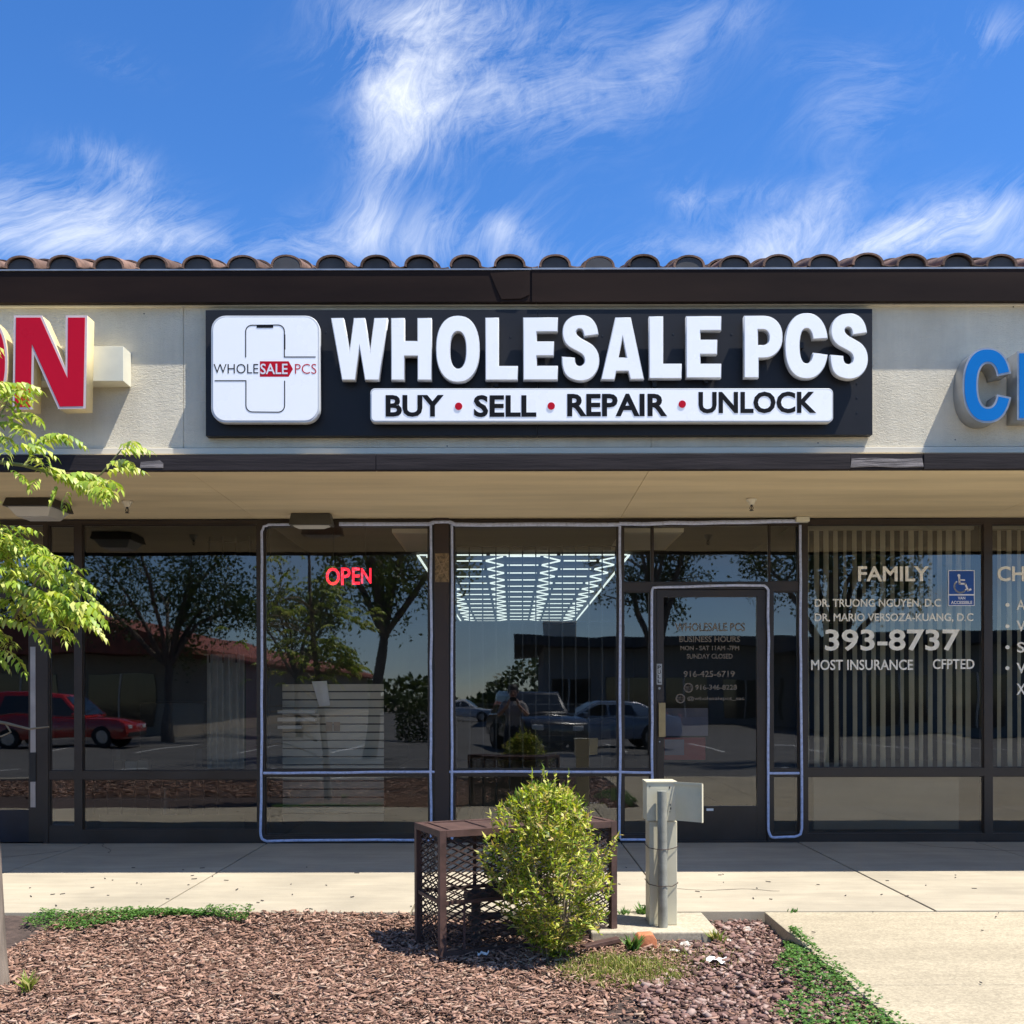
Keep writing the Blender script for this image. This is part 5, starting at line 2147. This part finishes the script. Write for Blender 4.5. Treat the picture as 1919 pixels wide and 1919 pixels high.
# crown outside the frame
for k in range(120):
    px, py = random.gauss(-190, 75), random.uniform(560, 1250)
    if px < -130 or py < 660:
        fr_at(px, py, random.uniform(-1, 1), random.uniform(0, .9), dy=random.uniform(-.45, .4))
leaves_mesh('foliage', LV, L_tree, tr)
mb = MB()
for k in range(16):
    z = random.uniform(.5, 2.6)
    a = random.uniform(PI * .6, PI * 1.4)
    b0 = Vector((-2.5, -4.22, z))
    mb.tube([b0, b0 + Vector((math.cos(a) * .4, math.sin(a) * .4, .15)), b0 + Vector((math.cos(a) * .8, math.sin(a) * .7, .12))], [.012, .008, .003], 6)
mb.build('branch', M_twig, tr, smooth=True)


# --- weeds: low growth along the edges (uncountable)
def weeds(name, n, region, size, height, mat, label, blade=False, cat='weeds'):
    LV = []
    k = 0
    tries = 0
    while k < n and tries < n * 30:
        tries += 1
        x, y, w_ = region()
        if x is None:
            continue
        k += 1
        z = float(bed_h(np.array(x), np.array(y))) if x < XW else -.004
        h = height * w_ * random.uniform(.3, 1.0)
        if blade:
            d = Vector((random.gauss(0, .5), random.gauss(0, .5), 1))
            LV.append(tri_leaf(Vector((x, y, z)), d, Vector((random.uniform(-1, 1), random.uniform(-1, 1), .2)), h, random.uniform(.003, .006), random.uniform(-.2, .2)))
        else:
            b = Vector((x, y, z + h))
            for q in range(3):
                a = random.uniform(0, 2 * PI)
                d = Vector((math.cos(a), math.sin(a), random.uniform(-.2, .5)))
                LV.append(tri_leaf(b, d, UP + rv(.3), size * random.uniform(.6, 1.2), size * random.uniform(.5, .8), .1))
    o = leaves_mesh(name, LV, mat)
    return tag(o, label, cat, kind='stuff')


def reg_left():
    x = random.uniform(-2.75, -1.50)
    t_ = (x + 2.75) / 1.25
    y = YF - .02 - random.random() * (.26 + .10 * math.sin(t_ * 7) - .12 * t_)
    wgt = math.sin(PI * min(1, max(0, t_ * .9 + .08))) ** .4
    if random.random() > wgt:
        return None, None, None
    return x, y + .03 * random.random(), .7 + .5 * (t_ > .78)


def reg_path():
    y = random.uniform(-5.2, -3.45)
    wd = .03 + .31 * min(1, max(0, (-3.45 - y) / 1.1)) * (1 + .25 * math.sin(y * 9))
    x = XW + .012 - random.random() ** 1.2 * wd + random.gauss(0, .008) + .04 * (random.random() < .04)
    return x, y, .8


def reg_grass():
    a = random.uniform(0, 2 * PI)
    r = math.sqrt(random.random())
    x = .52 + .30 * r * math.cos(a) + random.gauss(0, .04)
    y = -4.02 + .26 * r * math.sin(a) + random.gauss(0, .04)
    return x, y, 1.1 - .5 * r


def reg_grass2():
    x = random.gauss(.80, .18)
    y = random.gauss(-3.72, .12)
    return x, y, .6


weeds('clover_patch', 1900, reg_left, .017, .055, L_clover, 'low green clover along the walk edge at the left')
weeds('clover_patch', 1900, reg_path, .018, .05, L_clover, 'green clover creeping along the left edge of the pale path')
weeds('grass_patch', 3000, reg_grass, .0, .075, L_grass, 'yellowish grass patch in the mulch right of the shrub', blade=True, cat='grass')
weeds('grass_patch', 800, reg_grass2, .0, .07, L_grass, 'thin dry grass among the stones in front of the pad', blade=True, cat='grass')


def plant(name, x, y, n, h, mat, label, wide=.008, z=None, cat='weed'):
    LV = []
    z = float(bed_h(np.array(x), np.array(y))) if z is None else z
    for k in range(n):
        a = random.uniform(0, 2 * PI)
        d = Vector((math.cos(a) * random.uniform(.2, .9), math.sin(a) * random.uniform(.2, .9), 1))
        LV.append(tri_leaf(Vector((x + random.gauss(0, .012), y + random.gauss(0, .012), z)), d, Vector((math.cos(a), math.sin(a), .1)), h * random.uniform(.6, 1.1), wide, -.12))
    return tag(leaves_mesh(name, LV, mat), label, cat)


plant('weed', X(1186, -3.62), -3.62, 46, .11, L_clover, 'green leafy weed left of the orange broken tile', .013)
plant('weed', X(1336, -3.38), -3.44, 34, .10, L_grass, 'yellow green sprig at the right corner of the pad', .011)
plant('weed', X(1204, -2.93), -2.95, 40, .10, L_clover, 'small weed behind the cream pedestal', .011, z=-.03)
plant('weed', X(1168, -2.93), -2.95, 30, .07, L_clover, 'small weed between the cage and the pedestal', .010, z=-.03)
plant('weed', X(30, -4.45), -4.35, 26, .11, L_grass, 'yellowish tuft at the foot of the young tree trunk', .012)
plant('weed', X(1490, -2.98), -2.935, 24, .03, L_clover, 'tiny weed in the joint at the path corner', .008, z=-.006)

# ================================================================== BEHIND THE CAMERA (reflected in the glass)
def PM(px, py, dist):
    """point behind the camera at Y=-dist whose mirror image shows at photo pixel (px, py)"""
    d = D + dist
    return Vector(((px - CX) * d / F, -dist, CAMZ + (HZ - py) * d / F))


M_carred = mk('red_car_paint', (.42, .018, .012), rough=.25, var=.03, coat=1)
M_carblack = mk('black_car_paint', (.012, .012, .014), rough=.25, var=.03, coat=1)
M_carblue = mk('blue_grey_car_paint', (.12, .17, .25), rough=.25, var=.03, coat=1)
M_carwhite = mk('white_car_paint', (.72, .72, .72), rough=.25, var=.02, coat=1)
M_tyre = mk('tyre_rubber', (.02, .02, .02), rough=.8, var=.1)
M_carglass = mk('car_glass', (.015, .018, .02), rough=.06, var=.05, spec=.8)
M_lamp = mk('lamp_lens', (.6, .6, .58), rough=.1, var=.05)
M_taillamp = mk('tail_lamp', (.35, .01, .01), rough=.15, var=.05)
M_clayroof = mk('red_roof', (.30, .09, .055), rough=.8, var=.25, scale=4)
M_tanwall = mk('tan_wall', (.30, .25, .19), rough=.85, var=.08)
M_greywall = mk('grey_wall', (.24, .23, .215), rough=.85, var=.08)
M_skin = mk('skin', (.42, .24, .17), rough=.55, var=.05)
M_shirt = mk('grey_shirt', (.30, .28, .26), rough=.9, var=.1)
M_jeans = mk('dark_trousers', (.03, .035, .05), rough=.9, var=.15)
M_hair = mk('dark_hair', (.02, .016, .012), rough=.6, var=.2)
M_shoe = mk('dark_shoe', (.03, .03, .03), rough=.6, var=.1)


def car(name, x, y, rot, paint, label, cat, suv=True, length=4.6):
    t = thing(name, (0, 0, 0), label, cat)
    hgt = 1.72 if suv else 1.42
    L, Wd = length, 1.84
    h0 = .30
    belt = .98 if suv else .88
    if suv:
        low = [(-L / 2, .45), (-L / 2 + .04, .95), (-L / 2 + .12, belt + .04), (L * .16, belt), (L / 2 - .25, belt - .08), (L / 2 - .03, .78), (L / 2, .45), (L / 2 - .08, h0), (-L / 2 + .08, h0)]
        cab = [(-L / 2 + .14, belt + .03), (-L / 2 + .32, hgt - .06), (-L / 2 + .6, hgt), (L * .03, hgt - .02), (L * .20, belt)]
    else:
        low = [(-L / 2, .45), (-L / 2 + .03, .85), (-L / 2 + .5, belt + .04), (L * .18, belt), (L / 2 - .25, belt - .14), (L / 2 - .03, .68), (L / 2, .42), (L / 2 - .08, h0), (-L / 2 + .08, h0)]
        cab = [(-L / 2 + .45, belt + .03), (-L * .22, hgt - .04), (-L * .10, hgt), (L * .04, hgt - .03), (L * .22, belt)]
    def loft(prof, w0, w1, zsplit):
        m = MB()
        n = len(prof)
        vs = []
        for s in (-1, 1):
            for (px_, pz_) in prof:
                w_ = w0 if pz_ <= zsplit else w1
                vs.append((px_, s * w_ / 2, pz_))
        fs = [tuple(range(n)), tuple(range(2 * n - 1, n - 1, -1))]
        for i in range(n):
            j = (i + 1) % n
            fs.append((i, i + n, j + n, j))
        return m.add(vs, fs)
    body = loft(low, Wd, Wd, 9).build('body', paint, t, bevel=.05, smooth=True)
    cabm = loft(cab, Wd - .08, Wd - .42, belt + .05).build('cabin', paint, t, bevel=.04, smooth=True)
    # side windows, windscreens
    for s in (-1, 1):
        def sp(px_, pz_, o=.012):
            k = (pz_ - belt) / (hgt - belt)
            w_ = (Wd - .08) / 2 * (1 - k) + (Wd - .42) / 2 * k
            return Vector((px_, s * (w_ + o), pz_))
        xb0, xb1 = cab[1][0] + .12, cab[-1][0] - .15
        xt0, xt1 = cab[1][0] + .25, cab[3][0] - .02
        mid = (xb0 + xb1) / 2 - .1
        for q in (((xb0, mid - .04), (xt0, mid - .02)), ((mid + .04, xb1), (mid + .06, xt1))):
            vs = [sp(q[0][0], belt + .06), sp(q[0][1], belt + .06), sp(q[1][1], hgt - .14), sp(q[1][0], hgt - .14)]
            MB().add(vs, [(0, 1, 2, 3)]).build('side_window', M_carglass, t)
    a, b = Vector((cab[-1][0], 0, cab[-1][1])), Vector((cab[3][0], 0, cab[3][1]))
    nn = Vector((.6, 0, .8)) * .014
    q0, q1 = a.lerp(b, .12) + nn, a.lerp(b, .88) + nn
    MB().add([q0 + Vector((0, -.72, 0)), q0 + Vector((0, .72, 0)), q1 + Vector((0, .62, 0)), q1 + Vector((0, -.62, 0))], [(0, 1, 2, 3)]).build('windscreen', M_carglass, t)
    a, b = Vector((cab[0][0], 0, cab[0][1])), Vector((cab[1][0], 0, cab[1][1]))
    nn = Vector((-.9, 0, .3)) * .014
    q0, q1 = a.lerp(b, .2) + nn, a.lerp(b, .9) + nn
    MB().add([q0 + Vector((0, -.70, 0)), q0 + Vector((0, .70, 0)), q1 + Vector((0, .62, 0)), q1 + Vector((0, -.62, 0))], [(0, 1, 2, 3)]).build('rear_window', M_carglass, t)
    RX = Matrix.Rotation(PI / 2, 3, 'X').to_4x4()
    for wx in (-L * .30, L * .31):
        for s in (-1, 1):
            m = MB()
            m.lathe([(.34, -.11), (.345, -.05), (.345, .07), (.33, .11), (.22, .112)], (wx, s * (Wd / 2 - .09), .345), 22, RX)
            wl = m.build('wheel', M_tyre, t, smooth=True)
            MB().lathe([(.21, -.005), (.20, .01), (.06, .02)], (wx, s * (Wd / 2 + .022), .345), 14, RX).build('rim', M_alum, wl)
    for s in (-1, 1):
        m = MB(); m.box(L / 2 - .09, L / 2 + .005, s * .62 - .14, s * .62 + .14, .62, .74); m.build('headlight', M_lamp, t, bevel=.02)
        m = MB(); m.box(-L / 2 - .01, -L / 2 + .05, s * .76 - .08, s * .76 + .08, .72, .98); m.build('tail_light', M_taillamp, t, bevel=.02)
        m = MB(); m.box(L * .13, L * .13 + .12, s * (Wd / 2 + .10) - .08, s * (Wd / 2 + .10) + .08, belt + .02, belt + .16); m.build('mirror', paint, t, bevel=.03)
    m = MB(); m.box(L / 2 - .02, L / 2 + .02, -.8, .8, .36, .50); m.build('bumper', M_tyre, t, bevel=.015)
    t.location = (x, y, LOT)
    t.rotation_euler = (0, 0, rot)
    return t


# mirrored positions of the parked cars
c = PM(128, 1385, 23); car('parked_car', c.x, -23, 0.0, M_carred, 'red sport utility car parked across the lot, mirrored in the salon window', 'car', True, 4.4)
c = PM(985, 1392, 22); car('parked_car', c.x + .3, -22.5, PI * .42, M_carblack, 'black sport utility car parked in the row behind the photographer', 'car', True, 4.8)
c = PM(1130, 1390, 22); car('parked_car', c.x, -23, PI * .96, M_carblue, 'blue grey sedan parked beside the black car in the lot', 'car', False, 4.7)
c = PM(870, 1330, 60); car('parked_car', c.x, -60, 0.1, M_carwhite, 'white car parked far back, mirrored beside the dark post', 'car', False, 4.6)
c = PM(935, 1330, 60); car('parked_car', c.x + 2.5, -62, 0.0, M_carwhite, 'white car second in the far row of the lot', 'car', True, 4.6)
c = PM(1760, 1330, 40); car('parked_car', c.x, -40, 0.0, M_carblack, 'black car parked far right, mirrored in the clinic window', 'car', False, 4.6)
c = PM(1880, 1330, 40); car('parked_car', c.x + 1, -41, 0.0, M_carwhite, 'white car parked at the far right of the lot', 'car', False, 4.6)


def far_tree(x, y, h, spread, mat, label, n=3800, fork=True, clear=.32, lsize=.22, lean=0.0):
    t = thing('broadleaf_tree', (x, y, LOT), label, 'tree')
    m = MB()
    z0 = LOT
    top = Vector((x + lean, y, z0 + h * clear))
    m.tube([(x, y, z0 - .1), (x + lean * .5, y, z0 + h * clear * .5), top], [.19 * h / 8, .14 * h / 8, .12 * h / 8], 12)
    tips = []
    for k in range(9):
        a = k * 2.4 + random.uniform(-.3, .3)
        r = spread * random.uniform(.3, .85)
        e = Vector((x + lean + math.cos(a) * r, y + math.sin(a) * r, z0 + h * random.uniform(.55, .95)))
        mid = top.lerp(e, .5) + Vector((0, 0, .06 * h)) + rv(.15)
        m.tube([top, mid, e], [.10 * h / 8, .06 * h / 8, .02], 8)
        tips += [e, mid.lerp(e, .6), mid + rv(.5)]
        for q in range(3):
            e2 = mid.lerp(e, random.uniform(.2, .9)) + rv(spread * .24)
            m.tube([mid.lerp(e, .3 * q), e2], [.03, .01], 5)
            tips.append(e2)
    m.build('trunk', M_bark, t, smooth=True)
    LV = []
    for k in range(n):
        c0 = random.choice(tips)
        p = c0 + rv(spread * .105)
        LV.append(tri_leaf(p, rv(1), rv(1), lsize * random.uniform(.7, 1.5), lsize * .62, .1))
    leaves_mesh('crown', LV, mat, t)
    return t


c = PM(318, 1240, 27); far_tree(c.x, -27, 8.2, 3.9, L_far, 'open crowned dark tree with a forked trunk, mirrored in the salon window', 9000, lsize=.13)
c = PM(690, 1240, 17); far_tree(c.x, -17, 8.0, 2.6, L_fargreen, 'leafy light green tree mirrored behind the OPEN sign', 7000, lsize=.11, clear=.38, lean=.4)
c = PM(560, 1240, 34); far_tree(c.x, -34, 7.0, 3.0, L_fargreen, 'smaller green tree left of the light green tree in the lot', 4500, lsize=.15)
c = PM(1560, 1240, 15); far_tree(c.x, -15, 7.6, 2.3, L_far, 'dark tree mirrored at the left of the clinic blinds', 7000, lsize=.10)
c = PM(1225, 1240, 19); far_tree(c.x, -19, 7.5, 1.7, L_far, 'narrow dark tree mirrored beside the shop door', 6000, lsize=.10)
c = PM(40, 1240, 40); far_tree(c.x, -40, 9.5, 4.0, L_far, 'tall dark tree at the far left of the parking lot', 3600)

# hedge
c0, c1 = PM(745, 1370, 28), PM(808, 1370, 28)
LV = []
for k in range(2600):
    p = Vector((random.uniform(c0.x, c1.x + .6), -28 + random.uniform(-.6, .6), LOT + random.uniform(.05, 1.75)))
    LV.append(tri_leaf(p, rv(1), rv(1), .12, .07, .1))
hd = leaves_mesh('hedge', LV, L_far, base=((c0.x + c1.x) / 2, -28, LOT))
tag(hd, 'clipped dark green hedge block across the parking lot', 'hedge')
# distant tree line
LV = []
for k in range(9000):
    x = random.uniform(-75, 85)
    hh = 4.2 + 2.2 * math.sin(x * .21) + 1.4 * math.sin(x * .53 + 1)
    p = Vector((x, -112 + random.uniform(-3, 3), LOT + random.random() ** .7 * hh))
    LV.append(tri_leaf(p, rv(1), rv(1), .9, .6, .1))
tag(leaves_mesh('far_trees', LV, L_far, base=(0, -112, LOT)), 'dark mass of distant trees beyond the parking lot', 'trees', kind='stuff')


def simple_building(name, x0, x1, y0, y1, h, wall, roofm, label, over=.9, gable=False, win=True):
    t = thing(name, ((x0 + x1) / 2, (y0 + y1) / 2, LOT), label, 'building')
    m = MB(); m.box(x0, x1, y0, y1, LOT, LOT + h - .02); m.build('wall', wall, t)
    m = MB()
    if gable:
        xm = (x0 + x1) / 2
        z = LOT + h
        m.prism([(x0 - over, z), (x1 + over, z), (x1 + over, z + .22), (xm, z + (x1 - x0) * .24), (x0 - over, z + .22)], 'y', y0 - over, y1 + over)
    else:
        m.box(x0 - over, x1 + over, y0 - over, y1 + over, LOT + h, LOT + h + .55)
    m.build('roof', roofm, t)
    if win:
        n = int((x1 - x0) / 3)
        for k in range(n):
            xa = x0 + (k + .15) * (x1 - x0) / n
            xb = x0 + (k + .85) * (x1 - x0) / n
            m = MB(); m.box(xa, xb, y1 + .005, y1 + .05, LOT + .4, LOT + 2.5); w_ = m.build('window', M_carglass, t)
            m = MB(); m.box((xa + xb) / 2 - .04, (xa + xb) / 2 + .04, y1 + .051, y1 + .08, LOT + .4, LOT + 2.5); m.build('frame', M_alum, w_)
    return t


simple_building('shop_block', -22, -13.9, -90, -33, 3.35, M_tanwall, M_clayroof, 'long low building with a red tile roof beyond the lot', over=1.3, gable=True)
b_ = simple_building('flat_roofed_block', 1.6, 17, -58, -46, 4.3, M_greywall, M_birdstop, 'grey flat roofed building across the parking lot', over=1.5)
m = MB(); m.box(1.8, 3.6, -50, -48.3, LOT + 4.86, LOT + 5.9)
tag(m.build('rooftop_unit', M_trim, bevel=.05), 'cream air conditioning unit on the grey flat roof', 'air conditioner')
simple_building('flat_roofed_block', 14.5, 44, -48, -34, 3.7, M_greywall, M_birdstop, 'dark low building at the right of the parking lot', over=1.2)
simple_building('flat_roofed_block', -60, -27, -48, -34, 4.2, M_tanwall, M_clayroof, 'tan building with red roof at the far left of the lot', over=1.0)


# --- the photographer, standing on the lot behind the camera
def person():
    x0, y0 = 0.02, -9.42
    t = thing('person', (x0, y0, LOT), 'person in grey shirt and dark trousers holding up a phone, mirrored in the glass', 'person')
    z = LOT
    J = {'pelvis': (0, 0, .92, .135), 'waist': (0, .01, 1.08, .125), 'chest': (0, 0, 1.28, .145), 'shl': (0, -.01, 1.40, .10), 'neck': (0, 0, 1.47, .052),
         'head0': (0, .015, 1.54, .068), 'head1': (0, .02, 1.61, .092), 'head2': (0, .012, 1.68, .078),
         'hipL': (-.09, 0, .88, .10), 'kneeL': (-.11, .02, .48, .062), 'ankL': (-.12, -.01, .09, .042), 'toeL': (-.13, .14, .035, .035),
         'hipR': (.09, 0, .88, .10), 'kneeR': (.11, .02, .48, .062), 'ankR': (.12, -.01, .09, .042), 'toeR': (.14, .14, .035, .035),
         'sL': (-.19, 0, 1.40, .062), 'eL': (-.27, .12, 1.18, .044), 'wL': (-.09, .40, 1.40, .028), 'hL': (-.075, .455, 1.455, .030),
         'sR': (.19, 0, 1.40, .062), 'eR': (.27, .12, 1.18, .044), 'wR': (.09, .40, 1.40, .028), 'hR': (.075, .455, 1.455, .030)}
    E = [('pelvis', 'waist'), ('waist', 'chest'), ('chest', 'shl'), ('shl', 'neck'), ('neck', 'head0'), ('head0', 'head1'), ('head1', 'head2'),
         ('pelvis', 'hipL'), ('hipL', 'kneeL'), ('kneeL', 'ankL'), ('ankL', 'toeL'), ('pelvis', 'hipR'), ('hipR', 'kneeR'), ('kneeR', 'ankR'), ('ankR', 'toeR'),
         ('shl', 'sL'), ('sL', 'eL'), ('eL', 'wL'), ('wL', 'hL'), ('shl', 'sR'), ('sR', 'eR'), ('eR', 'wR'), ('wR', 'hR')]
    F_ = {}
    for sd, s in (('L', -1), ('R', 1)):
        hx_, hy_, hz_, _ = J['h' + sd]
        for i in range(4):
            zz = hz_ + .03 - i * .020
            l = (.9, 1.0, .95, .75)[i]
            F_['f%s%da' % (sd, i)] = (hx_ + s * .006, hy_ + .030 * l, zz, .0085)
            F_['f%s%db' % (sd, i)] = (hx_ - s * .030 * l, hy_ + .040, zz + .002, .0075)
            E += [('h' + sd, 'f%s%da' % (sd, i)), ('f%s%da' % (sd, i), 'f%s%db' % (sd, i))]
        F_['t%sa' % sd] = (hx_ - s * .012, hy_ - .012, hz_ + .030, .010)
        F_['t%sb' % sd] = (hx_ - s * .036, hy_ - .002, hz_ + .036, .008)
        E += [('h' + sd, 't%sa' % sd), ('t%sa' % sd, 't%sb' % sd)]
    J.update(F_)
    names = list(J)
    me = bpy.data.meshes.new('body')
    me.from_pydata([J[n][:3] for n in names], [(names.index(a), names.index(b)) for a, b in E], [])
    o = bpy.data.objects.new('body', me)
    COL.objects.link(o)
    sk = o.modifiers.new('skin', 'SKIN')
    for i, n in enumerate(names):
        r = J[n][3]
        v = me.skin_vertices[0].data[i]
        wide = {'pelvis': 1.2, 'waist': 1.15, 'chest': 1.25, 'shl': 1.2}.get(n, 1)
        v.radius = (r * wide, r * (.85 if wide > 1 else 1))
        v.use_root = (n == 'pelvis')
    sb = o.modifiers.new('sub', 'SUBSURF')
    sb.levels = sb.render_levels = 2
    me.materials.append(M_skin)
    dg = bpy.context.evaluated_depsgraph_get()
    me2 = bpy.data.meshes.new_from_object(o.evaluated_get(dg))
    bpy.data.objects.remove(o)
    me2.materials.clear()
    for mm in (M_skin, M_shirt, M_jeans, M_shoe):
        me2.materials.append(mm)
    for p_ in me2.polygons:
        c = p_.center
        if c.z < .11:
            p_.material_index = 3
        elif c.z < .98 and abs(c.y) < .28:
            p_.material_index = 2
        elif c.z < 1.455 and c.y < .15 and abs(c.x) < .30:
            p_.material_index = 1
        p_.use_smooth = True
    body = bpy.data.objects.new('body', me2)
    COL.objects.link(body)
    body.parent = t
    m = MB()
    b = Vector((x0, y0, z))
    m.lathe([(.098, 1.60), (.104, 1.65), (.095, 1.70), (.06, 1.735), (.01, 1.745)], b + Vector((0, -.012, 0)), 18)
    m.build('hair', M_hair, t, smooth=True)
    m = MB()
    for s in (-1, 1):
        m.lathe([(.004, -.006), (.011, 0), (.004, .006)], b + Vector((s * .033, .098, 1.625)), 10)
    m.build('eye', M_hair, t, smooth=True)
    m = MB()
    m.add([b + Vector(q) for q in ((-.014, .095, 1.575), (.014, .095, 1.575), (0, .125, 1.582), (0, .10, 1.625))], [(0, 1, 2), (0, 2, 3), (1, 3, 2), (0, 3, 1)])
    m.build('nose', M_skin, t, smooth=True)
    m = MB(); m.box(x0 - .025, x0 + .025, y0 + .088, y0 + .097, z + 1.545, z + 1.553); m.build('mouth', M_redbox, t)
    m = MB()
    for s in (-1, 1):
        m.box(x0 + s * .092 - .008, x0 + s * .092 + .008, y0 - .005, y0 + .03, z + 1.59, z + 1.645)
    m.build('ear', M_skin, t, bevel=.004)
    m = MB(); m.box(-.04, .076, -8.937, -8.928, CAMZ - .035, CAMZ + .035)
    tag(m.build('phone', M_blackthing, bevel=.003), 'black phone held sideways by the photographer', 'phone')


person()
